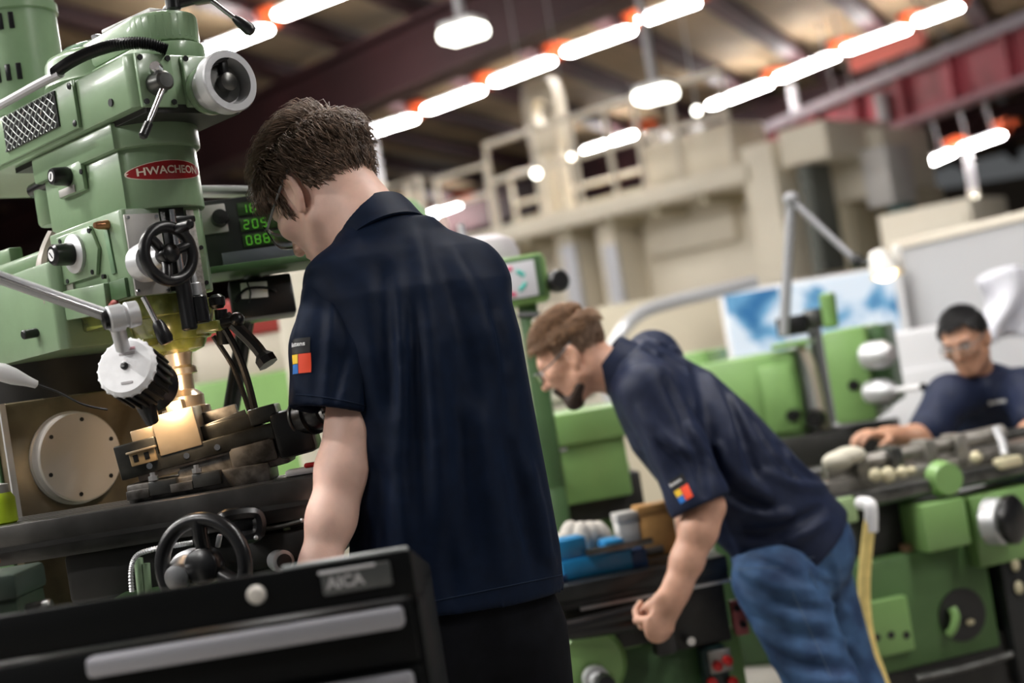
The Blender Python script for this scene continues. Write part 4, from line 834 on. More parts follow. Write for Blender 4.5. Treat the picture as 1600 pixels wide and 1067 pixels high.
# ------------------------------------------------------------------ smooth solid modelling for people (distance fields -> one mesh)
class Field:
    def __init__(s, lo, hi, res):
        s.lo = np.array(lo, np.float32); s.res = res; s.n = np.maximum(np.ceil((np.array(hi)-s.lo)/res).astype(int), 4)
        s.f = np.full(s.n, 0.25, np.float32)
    def sub(s, pmin, pmax, pad):
        a = np.clip(np.floor((np.array(pmin)-pad-s.lo)/s.res).astype(int), 0, s.n-1); b = np.clip(np.ceil((np.array(pmax)+pad-s.lo)/s.res).astype(int)+1, 1, s.n)
        if np.any(b <= a): return None, None
        sl = tuple(slice(i, j) for i, j in zip(a, b))
        g = np.meshgrid(*[s.lo[k]+s.res*np.arange(a[k], b[k], dtype=np.float32) for k in range(3)], indexing='ij')
        return sl, np.stack(g, -1)
    def mix(s, sl, d, k, op='u'):
        a = s.f[sl]
        if op == 'u':
            h = np.maximum(k-np.abs(a-d), 0)/k; s.f[sl] = np.minimum(a, d)-h*h*k*0.25
        elif op == 's':
            d = -d; h = np.maximum(k-np.abs(a-d), 0)/k; s.f[sl] = np.maximum(a, d)+h*h*k*0.25
    def cap(s, a, b, ra, rb, k=0.02, op='u', q=1.0, w=None):
        a = np.array(a, np.float32); b = np.array(b, np.float32); R = max(ra, rb)
        sl, p = s.sub(np.minimum(a, b)-R, np.maximum(a, b)+R, k+3*s.res)
        if sl is None: return s
        ba = b-a; L2 = max(float(ba@ba), 1e-9); pa = p-a; t = np.clip(pa@ba/L2, 0, 1); l = pa-t[..., None]*ba
        if w is not None and q != 1.0:
            w = np.array(w, np.float32); ax = ba/math.sqrt(L2); w = w-ax*(w@ax); w /= np.linalg.norm(w); dd = np.cross(ax, w)
            ld = l@dd; l = l+dd*(ld*(1/q-1))[..., None]
        d = np.linalg.norm(l, axis=-1)-(ra+(rb-ra)*t)
        s.mix(sl, d*(min(q, 1.0) if w is not None else 1), k, op); return s
    def chain(s, pts, rs, k=0.02, op='u'):
        for i in range(len(pts)-1): s.cap(pts[i], pts[i+1], rs[i], rs[i+1], k, op)
        return s
    def ell(s, c, r, B=None, k=0.02, op='u'):
        c = np.array(c, np.float32); r = np.array(r, np.float32); R = float(r.max())
        sl, p = s.sub(c-R, c+R, k+3*s.res)
        if sl is None: return s
        q = p-c
        if B is not None: q = q@np.array(B, np.float32).T
        k0 = np.linalg.norm(q/r, axis=-1); k1 = np.linalg.norm(q/(r*r), axis=-1)+1e-6
        s.mix(sl, k0*(k0-1)/k1, k, op); return s
    def loft(s, secs, ax, wv, k=0.03, power=2.4, op='u'):
        "secs: (centre, half width, half depth); ax: axis; wv: width direction"
        ax = np.array(ax, np.float32); ax /= np.linalg.norm(ax); wv = np.array(wv, np.float32); wv = wv-ax*(wv@ax); wv /= np.linalg.norm(wv); dv = np.cross(ax, wv)
        C_ = np.array([x[0] for x in secs], np.float32); S_ = C_@ax; o = np.argsort(S_); S_ = S_[o]; C_ = C_[o]; Wd = np.array([x[1] for x in secs])[o]; Dp = np.array([x[2] for x in secs])[o]
        R = float(max(Wd.max(), Dp.max())); sl, p = s.sub(C_.min(0)-R, C_.max(0)+R, k+3*s.res)
        if sl is None: return s
        t = p@ax; i_ = lambda v: np.interp(t, S_, v).astype(np.float32)
        cw = i_(C_@wv); cd = i_(C_@dv); w_ = i_(Wd); d_ = i_(Dp)
        x = np.abs((p@wv-cw)/w_); y = np.abs((p@dv-cd)/d_); m = (x**power+y**power)**(1/power)
        d = (m-1)*np.minimum(w_, d_); d = np.maximum(d, np.maximum(S_[0]-t, t-S_[-1]))
        s.mix(sl, d, k, op); return s
    def fold(s, a, b, w, amp):
        "a soft ridge (amp > 0) or crease (amp < 0) along a line"
        a = np.array(a, np.float32); b = np.array(b, np.float32); sl, p = s.sub(np.minimum(a, b), np.maximum(a, b), 3*w)
        if sl is None: return s
        ba = b-a; pa = p-a; t = np.clip(pa@ba/float(ba@ba), 0, 1); d2 = ((pa-t[..., None]*ba)**2).sum(-1)
        s.f[sl] -= amp*np.exp(-d2/(w*w))*np.sin(np.pi*np.clip(t*0.92+0.04, 0, 1))**0.5; return s
    def surf(s, x, y, d0=2.0, d1=6.2):
        "first surface point met by the sight line through (x, y) of the photograph"
        t = np.arange(d0, d1, s.res*0.7); p = CP+t[:, None]*ray(x, y); i = np.floor((p-s.lo)/s.res+0.5).astype(int)
        ok = ((i >= 0) & (i < s.n)).all(1); v = np.full(len(t), 1.0); v[ok] = s.f[i[ok, 0], i[ok, 1], i[ok, 2]]
        w = np.where(v < 0)[0]; return None if len(w) == 0 else p[w[0]]
    def folds(s, lst, gain=1.8):
        todo = []
        for (q, w, amp) in lst:
            q = catmull([(a[0], a[1], 0) for a in q], 5); pts = [s.surf(a.x, a.y) for a in q]; pts = [a for a in pts if a is not None]
            if len(pts) > 1: todo.append((np.array(pts, np.float32), w, amp))
        for pts, w, amp in todo:
            sl, p = s.sub(pts.min(0), pts.max(0), 3*w)
            d2 = np.full(p.shape[:3], 9.0, np.float32); tt = np.zeros(p.shape[:3], np.float32); n = len(pts)-1
            for i in range(n):
                a, b = pts[i], pts[i+1]; ba = b-a; pa = p-a; t = np.clip(pa@ba/max(float(ba@ba), 1e-9), 0, 1); dd = ((pa-t[..., None]*ba)**2).sum(-1)
                m = dd < d2; d2 = np.where(m, dd, d2); tt = np.where(m, (i+t)/n, tt)
            s.f[sl] -= gain*amp*np.exp(-d2/(w*w))*np.sqrt(np.sin(np.pi*np.clip(tt*0.94+0.03, 0, 1)))
        return s
    def cut(s, o, n, k=0.004):
        "remove everything on the +n side of a plane"
        n = np.array(n, np.float32); n /= np.linalg.norm(n)
        sl, p = s.sub(s.lo, s.lo+s.res*s.n, 0); d = (p-np.array(o, np.float32))@n
        s.f = np.maximum(s.f, d.astype(np.float32)); return s
    def mesh(s):
        f = s.f.copy(); f[0] = f[-1] = 0.05; f[:, 0] = f[:, -1] = 0.05; f[:, :, 0] = f[:, :, -1] = 0.05
        ins = f < 0; n = s.n-1
        cnt = np.zeros(n, np.int8)
        for dx in (0, 1):
            for dy in (0, 1):
                for dz in (0, 1): cnt += ins[dx:n[0]+dx, dy:n[1]+dy, dz:n[2]+dz]
        act = (cnt > 0) & (cnt < 8); ids = np.full(n, -1, np.int64); idx = np.argwhere(act); ids[act] = np.arange(len(idx))
        acc = np.zeros((len(idx), 3), np.float32); num = np.zeros(len(idx), np.float32)
        cor = [(a, b, c) for a in (0, 1) for b in (0, 1) for c in (0, 1)]
        for c0 in cor:
            for ax in range(3):
                if c0[ax]: continue
                c1 = list(c0); c1[ax] = 1
                v0 = f[idx[:, 0]+c0[0], idx[:, 1]+c0[1], idx[:, 2]+c0[2]]; v1 = f[idx[:, 0]+c1[0], idx[:, 1]+c1[1], idx[:, 2]+c1[2]]
                m = (v0 < 0) != (v1 < 0); t = np.where(m, v0/np.where(m, v0-v1, 1), 0)
                pt = np.tile(np.array(c0, np.float32), (len(idx), 1)); pt[:, ax] += t
                acc[m] += pt[m]; num[m] += 1
        V = (idx+acc/num[:, None])*s.res+s.lo; faces = []
        for ax in range(3):
            u_, w_ = [(1, 2), (2, 0), (0, 1)][ax]
            d = [slice(None)]*3; e = [slice(None)]*3; d[ax] = slice(0, -1); e[ax] = slice(1, None)
            x = ins[tuple(d)] != ins[tuple(e)]; q = np.argwhere(x)
            q = q[(q[:, u_] > 0) & (q[:, w_] > 0) & (q[:, u_] < n[u_]) & (q[:, w_] < n[w_]) & (q[:, ax] < n[ax])]
            inside = ins[q[:, 0], q[:, 1], q[:, 2]]
            def g(du, dw):
                r = q.copy(); r[:, u_] -= du; r[:, w_] -= dw; return ids[r[:, 0], r[:, 1], r[:, 2]]
            F4 = np.stack([g(1, 1), g(0, 1), g(0, 0), g(1, 0)], 1); F4[~inside] = F4[~inside][:, ::-1]; faces.append(F4)
        Fq = np.concatenate(faces); return V, Fq
def field_obj(name, fields, m, parent, base):
    Vs = []; Fs = []; k = 0
    for fd in fields:
        V, Q = fd.mesh(); Q = Q[(Q >= 0).all(1)]; Vs.append(V-np.array(base)); Fs.append(Q+k); k += len(V)
    V = np.concatenate(Vs); Q = np.concatenate(Fs)
    me = bpy.data.meshes.new(name); me.vertices.add(len(V)); me.vertices.foreach_set('co', V.astype(np.float32).ravel())
    me.loops.add(Q.size); me.loops.foreach_set('vertex_index', Q.astype(np.int32).ravel()); me.polygons.add(len(Q))
    me.polygons.foreach_set('loop_start', np.arange(0, Q.size, 4, dtype=np.int32)); me.update(calc_edges=True); me.validate()
    me.shade_smooth(); me.materials.append(m); o = bpy.data.objects.new(name, me); COL.objects.link(o); o.parent = parent; return o
def A(v): return np.array(v, np.float32)
class HeadFrame:
    def __init__(s, o, yaw, pitch, roll=0.0, scale=1.0):
        "yaw: degrees to the left of straight away from the camera; pitch: degrees looking down"
        y = math.radians(yaw); p = math.radians(pitch); s.k = scale
        s.x = A((-math.sin(y)*math.cos(p), math.cos(y)*math.cos(p), -math.sin(p))); l = np.cross(A((0, 0, 1)), s.x); s.y = l/np.linalg.norm(l); s.z = np.cross(s.x, s.y)
        if roll:
            r = math.radians(roll); s.y, s.z = s.y*math.cos(r)+s.z*math.sin(r), s.z*math.cos(r)-s.y*math.sin(r)
        s.o = A(o); s.B = np.stack([s.x, s.y, s.z])
    def w(s, x, y, z): return s.o+s.k*(s.x*x+s.y*y+s.z*z)
def head_field(h, res, neck_to, neck_r=0.056, jaw=1.0):
    k = h.k; lo = h.o-0.26*k; hi = h.o+0.26*k; lo = np.minimum(lo, A(neck_to)-0.09); hi = np.maximum(hi, A(neck_to)+0.09)
    f = Field(lo, hi, res); B = h.B; R = lambda *r: A(r)*k
    f.ell(h.w(-0.014, 0, 0.036), R(0.098, 0.075, 0.088), B, 0.02)
    f.ell(h.w(0.03, 0, -0.03), R(0.062, 0.060*jaw, 0.085), B, 0.03)
    f.ell(h.w(0.058, 0, -0.095), R(0.030, 0.030*jaw, 0.022), B, 0.025)
    for s_ in (1, -1):
        f.cap(h.w(0.0, 0.056*s_*jaw, -0.058), h.w(0.058, 0.018*s_, -0.098), 0.017*k, 0.015*k, 0.025)
        f.ell(h.w(0.06, 0.043*s_, -0.018), R(0.024, 0.02, 0.02), B, 0.02)
    f.ell(h.w(0.076, 0, 0.022), R(0.016, 0.048, 0.013), B, 0.02)
    for s_ in (1, -1): f.ell(h.w(0.094, 0.032*s_, 0.002), R(0.016, 0.016, 0.012), B, 0.012, 's')
    f.cap(h.w(0.086, 0, 0.012), h.w(0.110, 0, -0.030), 0.008*k, 0.011*k, 0.012)
    for s_ in (1, -1): f.ell(h.w(0.098, 0.012*s_, -0.034), R(0.012, 0.008, 0.008), B, 0.008)
    for s_ in (1, -1): f.ell(h.w(0.106, 0.008*s_, -0.041), R(0.006, 0.004, 0.004), B, 0.004, 's')
    f.ell(h.w(0.086, 0, -0.062), R(0.011, 0.023, 0.006), B, 0.008)
    f.ell(h.w(0.084, 0, -0.074), R(0.011, 0.020, 0.007), B, 0.008)
    f.cap(h.w(0.099, 0.018, -0.068), h.w(0.099, -0.018, -0.068), 0.003*k, 0.003*k, 0.004, 's')
    for s_ in (1, -1): f.ell(h.w(0.080, 0.032*s_, 0.003), R(0.012, 0.0135, 0.012), B, 0.004)
    f.cap(h.w(-0.03, 0, -0.05), neck_to, neck_r*0.98*k, neck_r*1.08*k, 0.035)
    for s_ in (1, -1):
        # ear: outer shell, lobe, hollow
        ec = h.w(-0.012, 0.079*s_, -0.006)
        Be = np.stack([h.x*0.94+h.y*(-0.34*s_), (h.y*s_)*0.94+h.x*0.34, h.z])
        tl_ = 0.18; Be2 = np.stack([Be[0]*math.cos(tl_)+Be[2]*math.sin(tl_), Be[1], Be[2]*math.cos(tl_)-Be[0]*math.sin(tl_)])
        f.ell(ec, R(0.021, 0.009, 0.033), Be2, 0.006); f.ell(h.w(-0.004, 0.077*s_, -0.034), R(0.010, 0.006, 0.011), Be2, 0.006)
        f.ell(h.w(-0.008, 0.089*s_, -0.002), R(0.0125, 0.008, 0.021), Be2, 0.004, 's')
    return f
def eyes(h, par, base):
    for s_ in (1, -1):
        MB().ell(Vector(h.w(0.0835, 0.032*s_, 0.003)-A(base)), (0.0105*h.k,)*3, seg=14, rings=10).build('eye', mat('eye_white', (0.7, 0.68, 0.66), 0.2), par, 180)
        MB().ell(Vector(h.w(0.0905, 0.032*s_, 0.002)-A(base)), (0.0048*h.k,)*3, seg=12, rings=8).build('iris', mat('brown_iris', (0.03, 0.018, 0.01), 0.15), par, 180)
def hand_parts(f, w, d, n, t, curl=0.9, sc=1.0, spread=1.0, a0=None):
    "wrist w, forward d, palm direction n, thumb side t"
    d = A(d)/np.linalg.norm(d); n = A(n)-d*(A(n)@d); n /= np.linalg.norm(n); t = A(t)-d*(A(t)@d)-n*(A(t)@n); t /= np.linalg.norm(t); w = A(w)
    f.cap(w, w+d*0.085*sc, 0.030*sc, 0.040*sc, 0.02, 'u', 0.42, t)
    f.cap(w-d*0.02, w+d*0.03*sc, 0.028*sc, 0.027*sc, 0.02)
    for i in range(4):
        ln = [0.95, 1.05, 0.98, 0.78][i]; p = w+d*(0.086-0.004*abs(i-1))*sc+t*(0.031-0.0205*i)*sc; a = 0.25*curl if a0 is None else a0
        dirs = []; 
        for j, L in enumerate((0.044, 0.028, 0.022)):
            e = d*math.cos(a)+n*math.sin(a)+t*(0.06*(1.5-i)*spread); e /= np.linalg.norm(e)
            q = p+e*L*ln*sc; f.cap(p, q, (0.0098-0.0008*j)*sc, (0.0092-0.0009*j)*sc, 0.004); p = q; a += curl*(0.75 if j == 0 else 0.6)
    p = w+d*0.022*sc+t*0.026*sc
    if a0 is not None:
        q = p+(d*0.75+t*0.12+n*0.5)*0.045*sc; r = q+(d*0.35+n*0.5-t*0.75)*0.034*sc; f.cap(p, q, 0.015*sc, 0.0125*sc, 0.012); f.cap(q, r, 0.012*sc, 0.0105*sc, 0.005); f.cap(r, r+(-t*0.9+d*0.1)*0.02*sc, 0.0105*sc, 0.009*sc, 0.004); return
    q = p+(d*0.55+t*0.6+n*0.35)*0.05*sc; f.cap(p, q, 0.015*sc, 0.0115*sc, 0.012)
    r = q+(d*0.75+t*0.15+n*0.45*curl)*0.034*sc; f.cap(q, r, 0.0112*sc, 0.0095*sc, 0.005); f.cap(r, r+(d*0.7+n*0.6*curl)*0.022*sc, 0.0095*sc, 0.008*sc, 0.004)
def strands(name, h, par, base, m, count, region, flow, length, thick, lift=0.35, seed=1, shell=1.0, curl=0.3, under=None):
    "short hair as thousands of tapered locks rooted on the skull"
    rs = np.random.RandomState(seed); V = []; Fc = []; made = 0; tries = 0
    ra = A((0.099, 0.0765, 0.0895))*shell; c0 = A((-0.014, 0, 0.036))
    while made < count and tries < count*12:
        tries += 1
        v = rs.normal(size=3); v /= np.linalg.norm(v); p = c0+ra*v
        pr = region(p)
        if pr <= 0 or rs.rand() > pr: continue
        nrm = v/ra; nrm /= np.linalg.norm(nrm); fl_ = A(flow(p)); fl_ = fl_-nrm*(fl_@nrm)
        ln_ = np.linalg.norm(fl_)
        if ln_ < 1e-4: continue
        fl_ = fl_/ln_ + rs.normal(size=3)*curl; fl_ = fl_-nrm*(fl_@nrm); fl_ /= np.linalg.norm(fl_)
        L = length(p)*(0.7+0.6*rs.rand()); lf = lift*(0.6+0.8*rs.rand()); side = np.cross(nrm, fl_); th = thick*(0.6+0.8*rs.rand())
        pts = []
        for j in range(4):
            t = j/3; pts.append(p+fl_*(L*t)+nrm*(L*lf*math.sin(t*1.9)*0.9+0.001)+side*(L*0.12*math.sin(t*3+rs.rand()))*curl-nrm*(0.25*L*L*t*t/0.08))
        b0 = len(V)
        for j in range(4):
            w_ = th*(1-0.8*(j/3)**1.5)
            for (a_, b_) in ((1, 0), (-0.5, 0.87), (-0.5, -0.87)): V.append(h.w(*(pts[j]+side*w_*b_+nrm*w_*a_*0.7))-A(base))
        for j in range(3):
            for q in range(3):
                r = (q+1) % 3; Fc.append((b0+j*3+q, b0+j*3+r, b0+j*3+3+r, b0+j*3+3+q))
        Fc.append((b0+9, b0+10, b0+11)); made += 1
    mb = MB(); mb.v = [tuple(map(float, v)) for v in V]; mb.f = Fc
    if under is not None: 
        k_ = len(mb.v); mb.v += under[0]; mb.f += [tuple(i+k_ for i in q) for q in under[1]]
    me = bpy.data.meshes.new(name); me.from_pydata(mb.v, [], mb.f); me.shade_smooth(); me.materials.append(m)
    o = bpy.data.objects.new(name, me); COL.objects.link(o); o.parent = par; return o
def hair_cap(h, base, shell, keep):
    "closed under-layer of the hair"
    f = Field(h.o-0.17*h.k, h.o+0.17*h.k, 0.005); f.ell(h.w(-0.014, 0, 0.036), A((0.099, 0.0765, 0.0895))*h.k*shell, h.B, 0.01)
    sl, p = f.sub(f.lo, f.lo+f.res*f.n, 0); q = (p-h.o)@h.B.T/h.k
    f.f = np.maximum(f.f, keep(q).astype(np.float32)); V, Q = f.mesh(); Q = Q[(Q >= 0).all(1)]
    return [tuple(map(float, v)) for v in (V-A(base))], [tuple(map(int, r)) for r in Q]
SKIN = mat('fair_skin', (0.74, 0.48, 0.39), 0.5, var=0.06, scale=30, bump=0.0006, bscale=300, sss=0.12)
SKIN2 = mat('ruddy_skin', (0.62, 0.35, 0.25), 0.5, var=0.10, scale=25, bump=0.0006, bscale=250, sss=0.12)
SKIN3 = mat('tanned_skin', (0.47, 0.25, 0.16), 0.42, var=0.08, scale=25, sss=0.1)
NAVY = mat('navy_polo_cloth', (0.0038, 0.0090, 0.0245), 0.6, var=0.12, scale=40, bump=0.0006, bscale=900, spec=0.10)
NAVY2 = mat('navy_polo_cloth_paler', (0.0120, 0.0180, 0.0440), 0.55, var=0.12, scale=40, bump=0.0006, bscale=900, spec=0.2)  # lighter navy for the other two shirts
DARKPANTS = mat('black_work_trousers', (0.0045, 0.005, 0.0075), 0.75, var=0.2, scale=30, spec=0.1)
DENIM = mat('blue_denim', (0.010, 0.036, 0.105), 0.75, col2=(0.045, 0.115, 0.25), scale=11, bump=0.001, bscale=500, detail=8)
HAIR1 = mat('dark_brown_hair', (0.15, 0.098, 0.068), 0.45, var=0.5, scale=70)
HAIR2 = mat('light_brown_hair', (0.27, 0.155, 0.085), 0.5, var=0.35, scale=90)
HAIR2G = mat('greying_brown_hair', (0.24, 0.155, 0.105), 0.5, var=0.35, scale=90)
HAIR3 = mat('black_grey_hair', (0.018, 0.017, 0.018), 0.4, var=0.5, scale=80)
BEARD = mat('dark_beard', (0.035, 0.018, 0.012), 0.6, var=0.4, scale=90)
GLASS = mat('clear_safety_lens', (0.95, 0.97, 0.97), 0.05, trans=1.0)
FRAME_G = mat('grey_glasses_frame', (0.25, 0.26, 0.27), 0.25, 0.3)
def glasses(h, par, base, wid=0.08):
    b = A(base); g = MB()
    for s_ in (1, -1):
        g.tube([Vector(h.w(-0.03, wid*s_, 0.028)-b), Vector(h.w(0.0, (wid+0.003)*s_, 0.018)-b), Vector(h.w(0.06, 0.073*s_, 0.008)-b), Vector(h.w(0.094, 0.062*s_, 0.006)-b)], 0.0022*h.k, 6, n=5)
    g.tube([Vector(h.w(0.094, 0.062, 0.008)-b), Vector(h.w(0.112, 0.03, 0.014)-b), Vector(h.w(0.116, 0, 0.012)-b), Vector(h.w(0.112, -0.03, 0.014)-b), Vector(h.w(0.094, -0.062, 0.008)-b)], 0.0024*h.k, 6, n=5)
    t = g.build('safety_glasses', FRAME_G, par, 60)
    vs = []; fs = []; nx, nz = 16, 6
    for i in range(nx+1):
        a_ = -1.05+2.1*i/nx
        for j in range(nz+1):
            z = 0.014-0.038*j/nz*(1-0.35*abs(abs(i/nx-0.5)*2-0.5)**1.0 if True else 1); vs.append(Vector(h.w(0.068+0.048*math.cos(a_), 0.066*math.sin(a_)/math.sin(1.05), z)-b))
    for i in range(nx):
        for j in range(nz): fs.append((i*(nz+1)+j, (i+1)*(nz+1)+j, (i+1)*(nz+1)+j+1, i*(nz+1)+j+1))
    l = MB().add(vs, fs).build('lens', GLASS, t, 180); l.modifiers.new('s', 'SOLIDIFY').thickness = 0.002
    return t
def collar(c, ax, fwd, R, hgt, par, base, m, flare=1.25, open_deg=40, tilt=0.0, squash=0.92):
    "folded polo collar: an open ring of cloth round the neck"
    c = Vector(c); ax = Vector(ax).normalized(); fwd = Vector(fwd); fwd = (fwd-ax*fwd.dot(ax)).normalized(); lf = ax.cross(fwd); vs = []; fs = []; n = 48; bs = Vector(base)
    prof = [(1.0, -0.35), (0.97, 0.3), (0.95, 0.85), (0.98, 1.02), (1.06, 1.0), (1.14, 0.55), (flare, -0.25), (flare+0.08, -0.75), (flare+0.02, -0.8), (1.1, -0.3)]
    for i in range(n+1):
        a = math.radians(open_deg+(360-2*open_deg)*i/n); e = fwd*math.cos(a)*squash+lf*math.sin(a)
        fr = max(0, math.cos(a)); 
        for (r, z) in prof:
            zz = z*hgt - (0.75*hgt*fr if r > 1.0 else 0.3*hgt*fr)*1.0
            vs.append(c+e*(R*r)+ax*zz-bs)
    K = len(prof)
    for i in range(n):
        for k in range(K):
            l = (k+1) % K; fs.append((i*K+k, (i+1)*K+k, (i+1)*K+l, i*K+l))
    fs.append(tuple(range(K))); fs.append(tuple(reversed([n*K+k for k in range(K)])))
    return MB().add(vs, fs).build('collar', m, par, 60)
def sleeve_logo(shirt, c, nrm, up, par, base, s=1.0, rows=True):
    "white lettering on a black bar over a block of yellow, blue and red squares"
    b = Vector(base); c = Vector(c)-b; n = Vector(nrm).normalized(); up = Vector(up); up = (up-n*up.dot(n)).normalized(); rt = up.cross(n)
    def patch(dx, dz, w, h, m, nm, off): drape(shirt, grid_patch(c+rt*dx*s+up*dz*s, rt, up, w*s, h*s, 6, 6), -n, off).build(nm, m, shirt, 180)
    patch(0.0, 0.028, 0.038, 0.026, mat('logo_black', (0.004, 0.004, 0.005), 0.6), 'logo_bar', 0.0012)
    patch(-0.0095, 0.006, 0.017, 0.016, mat('logo_yellow', (0.85, 0.55, 0.02), 0.6), 'logo_yellow_square', 0.0015)
    patch(-0.0095, -0.011, 0.017, 0.016, mat('logo_blue', (0.01, 0.16, 0.55), 0.6), 'logo_blue_square', 0.0015)
    patch(0.010, -0.0025, 0.020, 0.033, mat('logo_red', (0.85, 0.07, 0.02), 0.6), 'logo_red_block', 0.0015)
    M = basis(c+rt*(-0.004*s)+up*(0.031*s), rt, up, n); drape(shirt, text_mb('Buttens', 0.0105*s, M, 0.0, 0.0003), -n, 0.0022).build('logo_lettering', mat('logo_white', (0.8, 0.8, 0.8), 0.6), shirt, 180)
# ------------------------------------------------------------------ person at the near mill (dark hair, back to us)
f1 = A((-0.42, 0.907, 0)); L1 = A((-0.907, -0.42, 0)); up3 = A((0, 0, 1))
hip1 = P(712, 950, 2.52); base1 = (hip1.x, hip1.y, 0)
p1 = thing('person', 'person with short dark brown hair in navy polo shirt, back turned, bending to the mill', 'person', base1)
secs = [(P(714, 962, 2.52), 0.200, 0.140), (P(712, 880, 2.52), 0.193, 0.133), (P(702, 760, 2.51), 0.178, 0.123), (P(690, 650, 2.52), 0.168, 0.118), (P(668, 540, 2.535), 0.172, 0.120),
        (P(642, 455, 2.56), 0.178, 0.112), (P(622, 400, 2.585), 0.150, 0.092), (P(610, 372, 2.60), 0.10, 0.078), (P(603, 351, 2.608), 0.088, 0.074)]
sf = Field(A((-0.52, 2.28, 0.86)), A((0.22, 2.98, 1.80)), 0.0062)
sf.loft(secs, (0, 0, 1), L1, 0.03, 2.3)
shL = P(540, 448, 2.535); elL = P(551, 676, 2.45); wrL = P(499, 885, 2.37)
shR = P(728, 440, 2.63); elR = P(772, 640, 2.83); wrR = Vector((-0.10, 3.05, 1.20))
slv = Field(A(P(518, 560, 2.5))-0.22, A(P(518, 560, 2.5))+0.22, 0.0055)
slv.chain([shL, P(521, 545, 2.48), P(518, 700, 2.44)], [0.070, 0.073, 0.077], 0.02)
sf.cap(P(610, 402, 2.58), shL, 0.062, 0.066, 0.05)
sf.cap(P(612, 402, 2.60), shR, 0.058, 0.064, 0.05)
sf.chain([shR, P(748, 530, 2.70), P(765, 600, 2.78)], [0.068, 0.068, 0.066], 0.03)
# drape of the cloth
sf.folds([([(652, 368), (664, 450), (676, 560), (690, 700)], 0.016, 0.013), ([(668, 560), (684, 700), (694, 860)], 0.015, 0.013), ([(645, 480), (650, 640), (655, 800)], 0.018, -0.013), ([(715, 520), (722, 680), (735, 860)], 0.018, -0.010),
          ([(598, 420), (604, 520), (612, 640)], 0.016, -0.015), ([(620, 440), (628, 560), (632, 700)], 0.014, 0.010), ([(705, 390), (745, 470), (775, 570)], 0.016, 0.011), ([(690, 420), (720, 520), (745, 640)], 0.016, -0.010),
          ([(765, 470), (790, 560), (800, 660)], 0.014, -0.010), ([(750, 640), (765, 760), (785, 890)], 0.018, 0.012), ([(790, 680), (815, 790), (835, 890)], 0.016, -0.011), ([(825, 720), (845, 810), (862, 890)], 0.014, 0.010),
          ([(620, 700), (632, 820), (640, 930)], 0.016, 0.011), ([(590, 720), (590, 820), (585, 900)], 0.016, -0.010), ([(690, 790), (702, 870), (712, 935)], 0.014, -0.009)], 1.15)
# hem and cuff openings
sf.cut(P(770, 932, 2.52), (P(790, 985, 2.52)-P(772, 885, 2.52)).normalized()+Vector((-0.10, 0, 0)))
cz = (P(512, 660, 2.46)-P(524, 560, 2.48)).normalized()
slv.folds([([(478, 440), (468, 530), (466, 620)], 0.013, 0.007), ([(535, 440), (540, 520), (520, 640)], 0.014, -0.009), ([(505, 430), (500, 520), (492, 630)], 0.012, -0.006), ([(565, 450), (568, 540), (556, 640)], 0.013, 0.009), ([(548, 560), (540, 600), (530, 640)], 0.010, 0.006)], 1.3)
slv.cut(P(517, 643, 2.45), cz); slv.cap(P(519, 632, 2.455), P(514, 720, 2.44), 0.056, 0.060, 0.004, 's')
shirt1 = field_obj('shirt', [sf, slv], NAVY, p1, base1)
# seams: hem stitch and shoulder seam are thin raised welts
h1 = HeadFrame(A(P(451, 303, 2.60))+0.086*A((0.616, 0.788, 0)), 52, 33, 0, 1.10)
nk1 = A(P(590, 372, 2.61))
hf = head_field(h1, 0.0034, nk1, 0.060, 0.97)
hf.cap(h1.w(-0.045, 0, -0.01), nk1-A((0.0, 0.02, 0.0)), 0.052, 0.062, 0.03)
af = Field(A(np.minimum.reduce([A(shL), A(elL), A(wrL)]))-0.14, A(np.maximum.reduce([A(shL), A(elL), A(wrL)]))+0.10, 0.0042)
mid = elL.lerp(wrL, 0.28)
af.chain([shL.lerp(elL, 0.3), elL, mid, elL.lerp(wrL, 0.65), wrL], [0.047, 0.0425, 0.0435, 0.0375, 0.0315], 0.03)
af.ell(P(582, 690, 2.455), A((0.016, 0.016, 0.02)), None, 0.03)
hd_ = (wrL-elL).normalized()
hand_parts(af, wrL+hd_*0.012, hd_+Vector((0, 0.12, 0)), (0.35, 0.9, 0.0), (0.95, -0.2, 0.0), 1.1)
bf = Field(A((-0.5, 2.2, 0.0)), A((0.42, 3.2, 1.62)), 0.016)
bf.chain([shR, elR, wrR], [0.05, 0.043, 0.032], 0.02); hand_parts(bf, wrR, wrR-elR, (0, 0, -1), (-1, 0, 0), 0.6)
bf.loft([(c_, w_*0.80, d_*0.76) for (c_, w_, d_) in secs[1:]], (0, 0, 1), L1, 0.03)
body1 = field_obj('body', [hf, af, bf], SKIN, p1, base1)
eyes(h1, body1, base1)
# hair
def reg1(p):
    x, y, z = p; hl = -0.062 if x < -0.04 else (-0.01 if abs(y) > 0.05 and x < 0.035 else 0.035)
    if x > 0.035 and z < 0.055+max(0, (x-0.05))*0.6: return 0.0
    if -0.035 < x < 0.022 and z < 0.028 and abs(y) > 0.05: return 0.0
    if 0.022 <= x <= 0.04 and z < -0.01: return 0.0
    if x <= -0.035 and z < -0.052: return 0.0
    return 1.0
def keep1(q):
    x, y, z = q[..., 0], q[..., 1], q[..., 2]
    lim = np.where(x > 0.045, 0.055, np.where(x > 0.018, 0.0, np.where(x > -0.03, 0.026, -0.05)))
    return lim-z
def flow1(p):
    x, y, z = p; 
    if z > 0.085: return (0.8-6*max(0, -x-0.03), y*6, 0.2)
    return (-0.55 if x < 0.02 else 0.1, 0.15*np.sign(y), -1.0)
strands('hair', h1, p1, base1, HAIR1, 9000, reg1, flow1, lambda p: 0.044 if p[2] > 0.05 else 0.024, 0.0014, 0.5, 3, 1.03, 0.2, hair_cap(h1, base1, 1.07, keep1))
